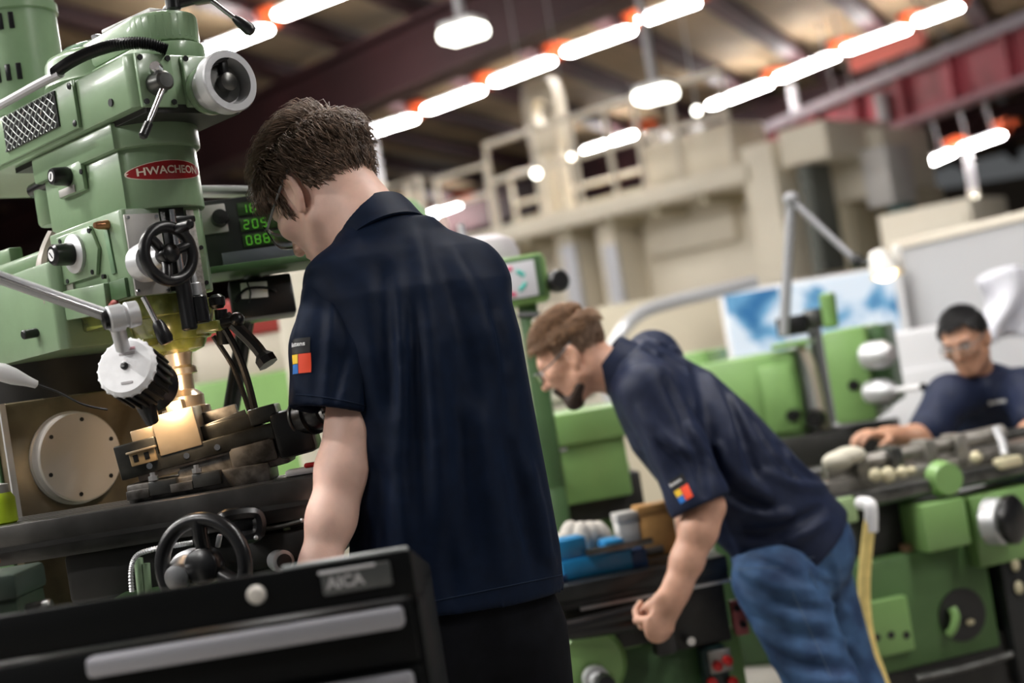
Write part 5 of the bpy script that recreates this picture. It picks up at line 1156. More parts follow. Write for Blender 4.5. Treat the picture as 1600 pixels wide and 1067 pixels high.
glasses(h1, p1, base1)
cax = (up3*0.80+f1*0.42+A((-0.12, 0, 0)))
collar(P(593, 361, 2.605), cax, f1+A((-0.3, 0, 0)), 0.070, 0.036, p1, base1, NAVY, 1.22, 25)
# hem stitch line
bv = BVHTree.FromPolygons([v.co for v in shirt1.data.vertices], [list(p.vertices) for p in shirt1.data.polygons])
def stitch(pts, nm, r=0.0011, shirt=shirt1, par=None, base=base1, bvh=None):
    o_ = []
    for q in pts:
        d = Vector(ray(*q)); h = (bvh or bv).ray_cast(Vector(CP)-Vector(base), d.normalized(), 8)[0]
        if h is not None: o_.append(h-d.normalized()*0.0004)
    if len(o_) > 2: MB().tube(o_, r, 5).build(nm, mat('navy_thread', (0.012, 0.02, 0.04), 0.8, spec=0.1), shirt, 180)
stitch([(x, 945-(x-650)*0.205) for x in range(655, 880, 6)], 'hem_stitch')
stitch([(x, 616+0.06*(x-460)+0.0009*(x-460)**2) for x in range(462, 575, 6)], 'cuff_stitch')
sleeve_logo(shirt1, P(476, 566, 2.42), Vector((-0.62, -0.78, 0.1)), Vector((0.02, 0, 1)), p1, base1, 1.0)
# trousers and shoes
tf = Field(A((hip1.x-0.32, hip1.y-0.3, 0.0)), A((hip1.x+0.32, hip1.y+0.35, 1.12)), 0.012)
hc = A((hip1.x, hip1.y, 0.96))
tf.ell(hc+A((0, 0, -0.0)), A((0.175, 0.125, 0.15)), np.stack([L1, f1, up3]), 0.04)
for s_ in (1, -1):
    a_ = hc+L1*0.095*s_-A((0, 0, 0.06)); k_ = A((a_[0], a_[1], 0.52))+f1*0.03+L1*0.02*s_; z_ = A((k_[0], k_[1], 0.07))-f1*0.03
    tf.chain([a_, k_, z_], [0.105, 0.076, 0.062], 0.04)
    MB().ell(Vector(z_-A(base1)+f1*0.06+A((0, 0, -0.02))), (0.05, 0.14, 0.05), Matrix((Vector(L1), Vector(f1), Z)).transposed()).build('shoe', BLACK, p1, 180)
tf.fold(P(690, 975, 2.40), P(700, 1067, 2.40), 0.02, 0.008); tf.fold(P(760, 975, 2.40), P(765, 1067, 2.40), 0.02, -0.01)
field_obj('trousers', [tf], DARKPANTS, p1, base1)

# ------------------------------------------------------------------ bearded person bending over the second mill
f2 = A((-0.88, 0.475, 0)); L2 = A((-0.475, -0.88, 0))
hip2 = P(1232, 845, 3.92); nk2 = P(975, 563, 3.90); base2 = (hip2.x, hip2.y, 0)
p2 = thing('person', 'bearded person in navy polo shirt and blue jeans bending over the second mill', 'person', base2)
ax2 = (nk2-hip2).normalized(); d2 = np.cross(A(ax2), L2)   # towards the chest or back
hipc = hip2+Vector((0.02, 0, -0.0)); LEN = (nk2-hip2).length
def along(t, off=0.0): return hipc.lerp(nk2, t)+Vector(f2)*off
s2f = Field(A((0.05, 3.45, 0.70)), A((1.05, 4.35, 1.60)), 0.0072)
s2f.loft([(along(-0.06), 0.185, 0.150), (along(0.10), 0.182, 0.150), (along(0.30), 0.186, 0.152), (along(0.52), 0.196, 0.152), (along(0.72), 0.200, 0.138), (along(0.86), 0.165, 0.105), (along(0.95), 0.105, 0.08), (along(1.0), 0.075, 0.07)], ax2, L2, 0.03, 2.3)
sh2 = P(1012, 612, 3.76); el2 = P(1105, 792, 3.66); wr2 = P(1056, 922, 3.62)
s2f.cap(nk2.lerp(hip2, 0.1), sh2, 0.07, 0.078, 0.05)
sh2r = P(1020, 560, 4.06); s2f.cap(nk2.lerp(hip2, 0.1), sh2r, 0.07, 0.075, 0.05); s2f.chain([sh2r, P(1045, 660, 4.14)], [0.075, 0.07], 0.03)
s2f.folds([([(1085, 570), (1105, 640), (1112, 740)], 0.018, -0.018), ([(1105, 575), (1135, 650), (1150, 730)], 0.015, 0.016), ([(1128, 600), (1155, 670), (1180, 740)], 0.014, -0.016), ([(1145, 620), (1180, 690), (1215, 740)], 0.014, 0.015), ([(1170, 650), (1205, 710), (1245, 750)], 0.013, -0.013),
           ([(1115, 690), (1150, 740), (1200, 775)], 0.014, 0.014), ([(1105, 730), (1150, 775), (1210, 800)], 0.014, -0.014), ([(1115, 770), (1170, 800), (1240, 805)], 0.014, 0.013), ([(1200, 740), (1250, 760), (1295, 760)], 0.014, 0.012), ([(1150, 830), (1215, 830), (1285, 795)], 0.014, -0.013), ([(1160, 850), (1220, 850), (1290, 815)], 0.012, 0.010),
           ([(1000, 525), (1050, 545), (1100, 565)], 0.014, 0.011), ([(1010, 545), (1060, 570), (1095, 600)], 0.013, -0.011), ([(1060, 540), (1110, 570), (1140, 600)], 0.013, 0.010), ([(1215, 690), (1250, 730), (1280, 750)], 0.014, 0.010), ([(1130, 790), (1150, 830), (1165, 870)], 0.014, 0.011)], 2.3)
slv2 = Field(A(P(1050, 700, 3.7))-0.30, A(P(1060, 720, 3.7))+0.30, 0.0068)
slv2.chain([sh2, sh2.lerp(el2, 0.5), P(1090, 778, 3.67), P(1112, 830, 3.65)], [0.083, 0.080, 0.079, 0.079], 0.02)
slv2.folds([([(1040, 590), (1065, 650), (1085, 700)], 0.014, -0.011), ([(1010, 650), (1045, 690), (1085, 710)], 0.013, 0.010), ([(1060, 640), (1090, 690), (1120, 740)], 0.013, 0.010), ([(1000, 640), (1025, 700), (1055, 770)], 0.013, 0.009), ([(1085, 700), (1095, 735), (1100, 775)], 0.012, -0.009), ([(1030, 690), (1060, 720), (1080, 760)], 0.012, -0.009)])
cz2 = (P(1092, 790, 3.67)-P(1050, 700, 3.7)).normalized(); slv2.cut(P(1092, 792, 3.665), cz2); slv2.cap(P(1086, 780, 3.67), P(1118, 850, 3.65), 0.060, 0.064, 0.004, 's')
shirt2 = field_obj('shirt', [s2f, slv2], NAVY2, p2, base2)
h2 = HeadFrame(P(893, 556, 3.90), 80, 26)
nk2a = A(P(972, 585, 3.90)); h2f = head_field(h2, 0.0046, nk2a, 0.062, 1.05)
a2f = Field(np.minimum.reduce([A(sh2), A(el2), A(wr2)])-0.15, np.maximum.reduce([A(sh2), A(el2), A(wr2)])+0.12, 0.0048)
a2f.chain([sh2.lerp(el2, 0.4), el2, el2.lerp(wr2, 0.28), el2.lerp(wr2, 0.65), wr2], [0.050, 0.043, 0.047, 0.040, 0.034], 0.025)
hd2 = (wr2-el2).normalized(); hand_parts(a2f, wr2+hd2*0.005, hd2+Vector((-0.1, 0, 0)), (-0.55, 0.8, 0.0), (-0.8, -0.55, 0.0), 1.5, 1.12, 0.4, 1.25)
b2f = Field(A((0.0, 3.4, 0.55)), A((1.05, 4.5, 1.5)), 0.016)
b2f.loft([(along(0.0), 0.16, 0.13), (along(0.5), 0.17, 0.13), (along(0.85), 0.14, 0.09)], ax2, L2, 0.03)
r2h = P(1078, 880, 4.02); b2f.chain([sh2r, P(1075, 770, 4.20), r2h], [0.052, 0.045, 0.034], 0.02); hand_parts(b2f, r2h, Vector((-0.2, 0, -1)), (-0.6, 0.7, 0), (0, -1, 0), 1.3)
body2 = field_obj('body', [h2f, a2f, b2f], SKIN2, p2, base2)
eyes(h2, body2, base2)
def reg2(p):
    x, y, z = p
    if x > 0.03 and z < 0.058: return 0.0
    if x > 0.062 and z < 0.075: return 0.0
    if -0.03 < x < 0.02 and z < 0.022 and abs(y) > 0.05: return 0.0
    if x <= -0.03 and z < -0.03: return 0.0
    return 1.0
def keep2(q):
    x, y, z = q[..., 0], q[..., 1], q[..., 2]; return np.where(x > 0.06, 0.075, np.where(x > 0.03, 0.058, np.where(x > -0.03, 0.022, -0.026)))-z
strands('hair', h2, p2, base2, HAIR2, 3600, lambda p: reg2(p)*(1 if p[2] > 0.055 else 0.0), flow1, lambda p: 0.026, 0.0017, 0.5, 5, 1.01, 0.3, hair_cap(h2, base2, 1.035, lambda q: np.maximum(keep2(q), 0.06-q[..., 2])))
strands('side_hair', h2, p2, base2, HAIR2G, 2200, lambda p: reg2(p)*(1 if p[2] <= 0.06 else 0.0), flow1, lambda p: 0.012, 0.0014, 0.2, 6, 1.01, 0.2, hair_cap(h2, base2, 1.02, lambda q: np.maximum(keep2(q), q[..., 2]-0.062)))
bdf = Field(h2.o-0.17, h2.o+0.17, 0.0045)
bdf.cap(h2.w(0.022, 0.055, -0.082), h2.w(0.062, 0.026, -0.105), 0.014, 0.019, 0.02).cap(h2.w(0.022, -0.055, -0.082), h2.w(0.062, -0.026, -0.105), 0.014, 0.019, 0.02).cap(h2.w(0.066, 0.022, -0.108), h2.w(0.066, -0.022, -0.108), 0.021, 0.021, 0.02)
bdf.cap(h2.w(0.088, 0.024, -0.056), h2.w(0.088, -0.024, -0.056), 0.0075, 0.0075, 0.008).cap(h2.w(0.086, 0.026, -0.06), h2.w(0.074, 0.027, -0.09), 0.008, 0.012, 0.01).cap(h2.w(0.086, -0.026, -0.06), h2.w(0.074, -0.027, -0.09), 0.008, 0.012, 0.01)
field_obj('beard', [bdf], BEARD, p2, base2)
glasses(h2, p2, base2)
collar(P(966, 572, 3.90), A(ax2)*0.9+A((-0.35, 0, 0.1)), f2, 0.07, 0.045, p2, base2, NAVY2, 1.28, 22)
sleeve_logo(shirt2, P(1060, 775, 3.57), Vector((-0.42, -0.9, -0.05)), Vector((-0.45, 0, 0.9)), p2, base2, 1.05)
# jeans
j2 = Field(A((hip2.x-0.35, hip2.y-0.45, 0.0)), A((hip2.x+0.55, hip2.y+0.45, 1.02)), 0.0082)
hcl = A(P(1238, 860, 3.92)); j2.ell(hcl, A((0.175, 0.165, 0.15)), np.stack([L2, f2, A((0, 0, 1))]), 0.04)
j2.cap(A(along(0.1)), hcl, 0.13, 0.15, 0.05)
legs = []
for (h_, k_, s_) in ((P(1212, 905, 3.80), P(1292, 1085, 3.72), 1), (P(1262, 890, 4.02), P(1330, 1080, 4.05), -1)):
    an = A((k_.x+0.02, k_.y+0.03, 0.07)); j2.chain([h_, k_, an], [0.118, 0.088, 0.066], 0.045); legs.append(an)
j2.folds([([(1150, 885), (1210, 915), (1280, 925)], 0.011, 0.013), ([(1155, 905), (1215, 940), (1290, 955)], 0.011, -0.013), ([(1160, 930), (1225, 965), (1305, 975)], 0.011, 0.014), ([(1170, 960), (1235, 990), (1310, 1000)], 0.011, -0.012), ([(1180, 985), (1240, 1015), (1320, 1025)], 0.011, 0.013), ([(1195, 1010), (1260, 1040), (1335, 1045)], 0.011, -0.012), ([(1205, 1035), (1270, 1062), (1340, 1064)], 0.011, 0.012),
          ([(1235, 850), (1280, 880), (1312, 900)], 0.011, -0.010), ([(1290, 840), (1308, 900), (1312, 960)], 0.010, 0.009), ([(1165, 870), (1210, 885), (1250, 905)], 0.010, -0.010), ([(1260, 935), (1300, 945), (1330, 960)], 0.010, 0.010), ([(1270, 905), (1300, 915), (1325, 915)], 0.009, -0.008), ([(1215, 1030), (1230, 1050), (1245, 1067)], 0.010, 0.010), ([(1300, 990), (1330, 1010), (1345, 1030)], 0.010, 0.010)], 1.2)
jeans = field_obj('jeans', [j2], DENIM, p2, base2)
bvj = BVHTree.FromPolygons([v.co for v in jeans.data.vertices], [list(p.vertices) for p in jeans.data.polygons])
def stitch2(pts, nm, r=0.0011, m=None):
    o_ = []
    for q in pts:
        d = Vector(ray(*q)).normalized(); h = bvj.ray_cast(Vector(CP)-Vector(base2), d, 8)[0]
        if h is not None: o_.append(h-d*0.0006)
    if len(o_) > 2: MB().tube(o_, r, 5).build(nm, m or mat('pale_denim_thread', (0.09, 0.13, 0.20), 0.7), jeans, 180)
stitch2([(1258, 873), (1280, 868), (1300, 866), (1312, 890), (1316, 915), (1298, 926), (1278, 920), (1266, 895), (1258, 873)], 'back_pocket_seam')
stitch2([(1150+k*4, 890-k*0.4+0.01*k*k) for k in range(0, 18)], 'front_pocket_seam')
stitch2([(1238+k*3.2, 925+k*7) for k in range(0, 20)], 'side_seam')
for an in legs: MB().ell(Vector(an-A(base2)+f2*0.06+A((0, 0, -0.02))), (0.05, 0.14, 0.05), Matrix((Vector(L2), Vector(f2), Z)).transposed()).build('shoe', BLACKM, p2, 180)

# ------------------------------------------------------------------ person leaning on the lathe
f3 = A((-0.62, -0.785, 0)); L3 = A((0.785, -0.62, 0))
nk3 = P(1530, 592, 5.32); hip3 = P(1640, 790, 5.75); base3 = (hip3.x, hip3.y, 0)
p3 = thing('person', 'person with black hair in navy polo shirt leaning on the lathe at right', 'person', base3)
ax3 = (nk3-hip3).normalized()
s3f = Field(A((1.15, 4.75, 0.55)), A((2.75, 6.1, 1.45)), 0.0095)
def al3(t): return hip3.lerp(nk3, t)
s3f.loft([(al3(-0.1), 0.18, 0.13), (al3(0.2), 0.18, 0.135), (al3(0.5), 0.19, 0.14), (al3(0.74), 0.20, 0.13), (al3(0.88), 0.165, 0.10), (al3(0.97), 0.10, 0.08), (al3(1.02), 0.07, 0.065)], ax3, L3, 0.03, 2.3)
shA = P(1484, 622, 5.22); elA = P(1446, 684, 5.08); wrA = P(1392, 680, 5.02)
shB = P(1600, 612, 5.22); elB = P(1622, 668, 5.02); wrB = P(1580, 700, 4.93)
s3f.cap(al3(0.92), shA, 0.08, 0.085, 0.05); s3f.chain([shA, shA.lerp(elA, 0.8)], [0.085, 0.078], 0.03)
s3f.cap(al3(0.92), shB, 0.08, 0.085, 0.05); s3f.chain([shB, shB.lerp(elB, 0.7)], [0.085, 0.078], 0.03)
for (a_, b_, w_, am) in [((1490, 650, 5.10), (1530, 700, 5.15), 0.025, -0.012), ((1530, 640, 5.15), (1560, 720, 5.15), 0.025, 0.012), ((1470, 620, 5.12), (1460, 670, 5.05), 0.02, 0.01)]: s3f.fold(P(*a_), P(*b_), w_, am)
shirt3 = field_obj('shirt', [s3f], NAVY2, p3, base3)
h3 = HeadFrame(P(1508, 533, 5.24), 141, 16, 6)
h3f = head_field(h3, 0.0055, A(nk3), 0.056)
a3f = Field(A((1.0, 4.6, 0.6)), A((2.4, 5.5, 1.35)), 0.0062)
a3f.chain([shA.lerp(elA, 0.4), elA, elA.lerp(wrA, 0.3), wrA], [0.046, 0.042, 0.044, 0.03], 0.02); a3f.chain([shB.lerp(elB, 0.4), elB, elB.lerp(wrB, 0.3), wrB], [0.046, 0.042, 0.044, 0.03], 0.02)
hand_parts(a3f, wrA, (wrA-elA).normalized(), (0, 0.1, -1), (0.3, -0.9, 0), 0.7); hand_parts(a3f, wrB, (wrB-elB).normalized(), (0, 0.2, -1), (-0.2, 0.9, 0.2), 0.9)
body3 = field_obj('body', [h3f, a3f], SKIN3, p3, base3)
eyes(h3, body3, base3)
for s_ in (1, -1): MB().tube([Vector(h3.w(0.094, 0.018*s_, 0.020)-A(base3)), Vector(h3.w(0.094, 0.035*s_, 0.026)-A(base3)), Vector(h3.w(0.082, 0.052*s_, 0.020)-A(base3))], 0.0035, 6, n=4).build('eyebrow', HAIR3, body3)
strands('hair', h3, p3, base3, HAIR3, 3000, lambda p: 0.0 if (p[0] > 0.05 and p[2] < 0.075) or (p[0] > 0.02 and p[2] < 0.05) or (-0.03 < p[0] <= 0.02 and p[2] < 0.025) or p[2] < -0.04 else 1.0, flow1, lambda p: 0.022, 0.002, 0.4, 9, 1.01, 0.3,
        hair_cap(h3, base3, 1.04, lambda q: np.where(q[..., 0] > 0.05, 0.075, np.where(q[..., 0] > 0.02, 0.05, np.where(q[..., 0] > -0.03, 0.025, -0.03)))-q[..., 2]))
collar(al3(0.985), A(ax3), f3, 0.07, 0.04, p3, base3, NAVY2, 1.25, 25)
glasses(h3, p3, base3)
drape(shirt3, text_mb('Buttens', 0.022, basis(P(1553, 632, 5.1)-Vector(base3), Vector((0.90, -0.42, 0.12)).normalized(), Z, Vector((-0.42, -0.9, 0))), 0.0, 0.001), Vector((0.42, 0.9, 0)), 0.003).build('chest_lettering', mat('logo_white', (0.8, 0.8, 0.8), 0.6), shirt3, 180)
t3 = Field(A((hip3.x-0.35, hip3.y-0.35, 0)), A((hip3.x+0.35, hip3.y+0.35, 1.0)), 0.018)
t3.ell(A(hip3), A((0.17, 0.14, 0.14)), np.stack([L3, f3, up3]), 0.04)
for s_ in (1, -1):
    a_ = A(hip3)+L3*0.09*s_; t3.chain([a_, A((a_[0], a_[1], 0.4))+f3*0.03, A((a_[0], a_[1], 0.07))], [0.1, 0.075, 0.06], 0.04)
    MB().ell(Vector(A((a_[0], a_[1], 0.05))-A(base3)+f3*0.06), (0.05, 0.14, 0.05), Matrix((Vector(L3), Vector(f3), Z)).transposed()).build('shoe', BLACK, p3, 180)
field_obj('trousers', [t3], DARKPANTS, p3, base3)
# ------------------------------------------------------------------ second milling machine (bearded person's)
c0 = P(1000, 905, 3.80); K2 = Frame((c0.x, c0.y), 10)
m2 = thing('milling_machine', 'leaf green milling machine with black table under the bearded person', 'machine', K2.loc, rz=K2.rz)
def rect(fr, px0, px1, y, depth, name, m, par, bev=0.006):
    a = fr.on(*px0, 'y', y); b_ = fr.on(*px1, 'y', y); return MB().box2((a.x, y, a.z), (b_.x, y+depth, b_.z), bev).build(name, m, par)
zt2 = K2.on(1000, 893, 'y', 0).z; xl2 = K2.on(845, 930, 'y', 0).x; xr2 = K2.on(1138, 885, 'y', 0).x
tb2 = MB().box2((xl2, 0, zt2-0.045), (xr2, 0.33, zt2), 0.004).box2((xl2, 0.01, zt2-0.07), (xr2, 0.32, zt2-0.04), 0.003).build('table', BLACKM, m2)
MB().box2((xl2+0.1, -0.004, zt2-0.072), (xr2, 0.012, zt2-0.064)).build('bright_edge', STEEL, tb2)
for y in (0.08, 0.16): MB().box2((xl2, y, zt2-0.001), (xr2, y+0.014, zt2+0.001)).build('tee_slot', SHADOWB, tb2)
MB().box2((xl2+0.06, 0.03, zt2-0.2), (xr2-0.05, 0.24, zt2-0.07), 0.01).build('saddle', SHADOWB, m2)
rect(K2, (1040, 905), (1145, 1000), 0.02, 0.2, 'dark_gearbox', SHADOWB, m2)
kn2 = rect(K2, (856, 935), (1010, 1010), 0.05, 0.3, 'knee', GREEN, m2, 0.015)
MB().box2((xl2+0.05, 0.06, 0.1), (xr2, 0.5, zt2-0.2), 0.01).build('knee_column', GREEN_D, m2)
for (p_, q_) in (((870, 985), (1000, 955)), ((880, 990), (990, 975))): MB().tube([K2.on(*p_, 'y', -0.05), K2.on(*q_, 'y', -0.05)], 0.02, 10).build('feed_handle', BLACK, m2)
q = K2.on(925, 1040, 'y', -0.02); MB().lathe(q, -Y, [(-0.2, 0.10), (-0.02, 0.10), (0.0, 0.085)], 36).build('gear_dome', GREEN, m2)
MB().lathe(q+Vector((0, -0.01, -0.03)), -Y, [(0, 0.036), (0.03, 0.034), (0.032, 0.022), (0.06, 0.02), (0.062, 0)], 28).build('dial', SATIN, m2)
MB().lathe(q+Vector((0.01, -0.06, -0.035)), -Y, [(0, 0.026), (0.04, 0.024), (0.044, 0.0)], 24).build('dial_knob', BLACK, m2)
g_ = P(1037, 985, 3.64); gl = K2.l(g_)
MB().cyl(gl+Vector((-0.02, -0.03, -0.005)), gl+Vector((0.05, 0.16, 0.0)), 0.018, seg=16, bev=0.004).build('grip', BLACK, m2)
MB().box(gl+Vector((0.03, 0.14, -0.03)), (0.06, 0.05, 0.12), None, 0.01).build('crank', BLACK, m2)
q = K2.on(1077, 1000, 'y', -0.02); MB().lathe(q, -Y, [(-0.05, 0.012), (0.0, 0.014), (0.02, 0.012)], 8).build('silver_nut', CHROME, m2)
rect(K2, (1108, 990), (1172, 1090), 0.04, 0.1, 'green_panel', GREEN, m2, 0.008)
pn = rect(K2, (1095, 1015), (1150, 1110), 0.0, 0.05, 'control_box', mat('dark_teal_box', (0.012, 0.03, 0.03), 0.4), m2, 0.008)
rect(K2, (1106, 1019), (1146, 1047), -0.006, 0.008, 'button_plate', LABELGREY, pn, 0.002)
for (px, py) in ((1120, 1040), (1136, 1032), (1144, 1064), (1112, 1066)): MB().lathe(K2.on(px, py, 'y', -0.008), -Y, [(0, 0.014), (0.014, 0.013), (0.018, 0.0)], 18).build('red_button', RED, pn)
rp = rect(K2, (1142, 940), (1172, 990), 0.03, 0.03, 'rose_plate', mat('rose_plate', (0.45, 0.12, 0.13), 0.5), m2, 0.004)
for (px, py) in ((1150, 950), (1160, 975)): MB().lathe(K2.on(px, py, 'y', 0.025), -Y, [(0, 0.009), (0.012, 0.008), (0.012, 0)], 14).build('black_button', BLACK, rp)
# column, head and motor (mostly behind the dark-haired person)
cA = P(905, 700, 4.55); K3 = Frame((cA.x, cA.y), 8)
ov = rect(K3, (790, 672), (990, 772), 0.0, 0.35, 'overarm', GREEN, m2, 0.01)
a_ = K3.on(790, 640, 'y', 0); b_ = K3.on(1000, 640, 'y', 0)
rect(K3, (790, 662), (995, 678), -0.02, 0.4, 'overarm_lip', GREEN, m2, 0.006)
_a = K3.on(832, 711, 'y', -0.004); _b = K3.on(886, 702, 'y', -0.004); MB().box2((_a.x, -0.006, _a.z-0.004), (_b.x, 0.002, _a.z+0.006)).build('white_strip', WHITE, m2)
rect(K3, (834, 722), (866, 758), -0.05, 0.05, 'grey_green_box', mat('grey_green', (0.10, 0.15, 0.09), 0.5), m2, 0.006)
rect(K3, (800, 770), (1010, 800), 0.05, 0.3, 'under_shadow', SHADOWB, m2)  # black block standing in for the shade below the overarm
for o_ in list(m2.children):
    if o_.name.split('.')[0] in ('overarm', 'overarm_lip', 'white_strip', 'grey_green_box', 'under_shadow'):
        o_.matrix_parent_inverse = Matrix.Identity(4)
        d_ = K2.l(K3.loc); o_.location = d_; o_.rotation_euler = (0, 0, K3.rz-K2.rz)
def L2_(p): return K2.l(p)
zc = P(905, 790, 4.6).z
MB().box2(L2_(P(812, 700, 4.75))*Vector((1, 1, 0)) if False else (L2_(P(820, 700, 4.8)).x-0.1, L2_(P(820, 700, 4.8)).y, 0.0), (L2_(P(820, 700, 4.8)).x+0.35, L2_(P(820, 700, 4.8)).y+0.4, zc+0.1), 0.01).build('column', GREEN, m2)
mt = L2_(P(622, 345, 4.75)); MB().lathe((mt.x, mt.y, mt.z-0.5), Z, [(0, 0.13), (0.42, 0.13), (0.50, 0.11), (0.56, 0.07), (0.58, 0.0)], 32).build('motor', mat('pale_green_motor', (0.26, 0.40, 0.22), 0.4), m2)
hd = L2_(P(690, 560, 4.75)); MB().box2((hd.x-0.25, hd.y-0.15, hd.z-0.35), (hd.x+0.25, hd.y+0.2, hd.z+0.15), 0.03).build('head', GREEN, m2)
wd = L2_(P(772, 412, 4.6)); MB().lathe((wd.x-0.04, wd.y, wd.z-0.02), Z, [(0, 0.125), (0.05, 0.125), (0.09, 0.11), (0.11, 0.07), (0.115, 0.0)], 36).build('white_belt_cover', mat('dull_white_cover', (0.52, 0.49, 0.51), 0.5), m2)
pr_ = L2_(P(720, 350, 4.65)); MB().cyl((pr_.x, pr_.y, pr_.z-0.2), (pr_.x, pr_.y, pr_.z), 0.012, seg=12).build('rod', SATIN, m2)
# readout with round emblem
dc = P(800, 440, 4.4)
d2_ = thing('readout_screen', 'green framed white readout screen with pink and teal ring emblem', 'screen', dc, rot=eul(-4, 0, -6))
MB().box((0.01, 0.02, 0), (0.2, 0.05, 0.155), None, 0.02).build('frame', GREEN, d2_)
MB().box((0.01, -0.002, 0.004), (0.178, 0.012, 0.13), None, 0.012).build('bezel', GREEN_D, d2_)
MB().box((0.0, -0.008, 0.0), (0.155, 0.006, 0.112), None, 0.004).build('panel', mat('pale_screen', (0.58, 0.58, 0.62), 0.3), d2_)
def arc(r, a0, a1, w, m, nm):
    mb = MB(); vs = []; fs = []; n = 12
    for i in range(n+1):
        a = math.radians(a0+(a1-a0)*i/n)
        for rr in (r-w/2, r+w/2): vs.append((0.012+rr*math.cos(a), -0.0125, -0.002+rr*math.sin(a)))
    for i in range(n): fs.append((2*i, 2*i+1, 2*i+3, 2*i+2))
    o = mb.add(vs, fs).build(nm, m, d2_); o.modifiers.new('s', 'SOLIDIFY').thickness = 0.001
PINK = mat('emblem_pink', (0.55, 0.03, 0.12), 0.5); TEAL = mat('emblem_teal', (0.02, 0.42, 0.36), 0.5)
arc(0.042, 95, 165, 0.013, PINK, 'emblem_arc'); arc(0.042, 195, 265, 0.012, PINK, 'emblem_arc'); arc(0.030, 20, 75, 0.013, TEAL, 'emblem_arc'); arc(0.030, -75, -15, 0.013, TEAL, 'emblem_arc')
MB().lathe((0.135, 0.02, -0.02), (0.5, -0.8, 0), [(-0.02, 0.03), (0.0, 0.036), (0.02, 0.036), (0.03, 0.028), (0.03, 0)], 28).build('black_knob', BLACK, d2_)
MB().box((0.03, 0.06, -0.35), (0.06, 0.05, 0.62), None, 0.01).build('post', GREEN_D, d2_)
MB().box((0.03, 0.06, -0.95), (0.06, 0.05, 0.62), None, 0.01).build('post_foot', GREEN_D, d2_)
# cream lamp shade and small cream things behind the bearded person's face
c = P(845, 512, 4.35)
t = thing('cream_lamp_shade', 'cream cone shade between the screen and the bearded person\'s forehead', 'lamp shade', c)
MB().lathe((0, 0, 0.04), (0.5, 0.1, -0.8), [(0, 0.03), (0.02, 0.04), (0.09, 0.07), (0.09, 0.066), (0.02, 0.036)], 28, False).build('shade', mat('cream_shade', (0.66, 0.62, 0.52), 0.5), t)
MB().cyl((0, 0, 0.04), (-0.06, 0.03, 0.05), 0.01, seg=10).build('stem', BLACKM, t)
# ------------------------------------------------------------------ blue vise and small things on the second table
bv0 = K2.on(930, 880, 'y', 0.10); BLUE = mat('bright_blue_enamel', (0.015, 0.22, 0.50), 0.35)
wv = K2.w((bv0.x, 0.12, zt2)); bvz = thing('blue_vise', 'bright blue machine vise on the second mill\'s black table', 'vise', wv, rz=K2.rz)
MB().box2((-0.10, -0.055, 0.0), (0.10, 0.055, 0.055), 0.006).build('body', BLUE, bvz)
MB().box2((-0.11, -0.045, 0.055), (-0.02, 0.045, 0.11), 0.006).build('fixed_jaw', BLUE, bvz)
MB().box2((0.03, -0.045, 0.055), (0.085, 0.045, 0.085), 0.006).build('movable_jaw', BLUE, bvz)
MB().box2((-0.03, -0.065, 0.058), (0.16, -0.045, 0.075), 0.003).build('jaw_bar', STEEL_D, bvz)
MB().box2((-0.13, -0.06, 0.0), (-0.09, 0.06, 0.02), 0.004).build('end_plate', mat('dark_blue', (0.01, 0.05, 0.16), 0.4), bvz); MB().box2((0.09, -0.055, 0.0), (0.14, 0.055, 0.05), 0.006).build('end_block', mat('dark_blue', (0.01, 0.05, 0.16), 0.4), bvz)
MB().cyl((0.1, 0, 0.03), (0.2, 0, 0.03), 0.012, seg=14).build('screw', STEEL_D, bvz)
for (px, py, w_, h_, d_, col, nm, lab, cat) in [
        (905, 815, 0.13, 0.075, 0.24, (0.62, 0.58, 0.52), 'cream_cloth_bundle', 'pale cream cloth bundle behind the blue vise', 'cloth'),
        (977, 815, 0.06, 0.05, 0.24, (0.55, 0.54, 0.52), 'pale_grey_block', 'pale grey block between cream bundle and orange box', 'block'),
        (1022, 815, 0.10, 0.10, 0.24, (0.50, 0.27, 0.09), 'orange_box', 'orange tan cardboard box beside the bearded person\'s sleeve', 'box')]:
    q = K2.on(px, py, 'y', d_); t = thing(nm, lab, cat, K2.w((q.x, d_, zt2)), rz=K2.rz)
    m_ = mat(nm, col, 0.7, var=0.12, scale=20)
    if nm == 'cream_cloth_bundle':
        b0 = MB()
        for k in range(5): b0.ell(((k-2)*w_*0.2, 0.01*math.sin(k*2.1), 0.06+0.015*(k % 2)), (0.038, 0.035, 0.055+0.01*(k % 3)))
        b0.build('folds', m_, t); MB().box((0, 0, 0.012), (w_*1.1, 0.07, 0.024), None, 0.01).build('base_layer', m_, t)
    else:
        hh = h_+max(0.0, q.z-zt2-h_/2)
        MB().box2((-w_/2, -0.035, 0), (w_/2, 0.035, hh), 0.004).build('body', m_, t)
        MB().box2((-w_/2-0.002, -0.037, hh-0.025), (w_/2+0.002, 0.037, hh+0.003), 0.003).build('lid', mat(nm+'_lid', tuple(c_*0.8 for c_ in col), 0.6), t)
# stack of cream boards left, behind the first back
c = P(835, 610, 5.4)
t = thing('cream_board_stack', 'stacked cream boards between the two bending people', 'boards', (c.x, c.y, 0), rz=0.1)
for k in range(4): MB().box2((-0.3+0.03*k, 0, c.z-0.12+k*0.055), (0.25-0.02*k, 0.3, c.z-0.075+k*0.055), 0.006).build('board', mat('cream_board', (0.56, 0.52, 0.44), 0.6, var=0.1), t)
MB().box2((-0.3, 0.02, 0), (0.25, 0.28, c.z-0.12), 0.01).build('stand', SHADOWB, t)
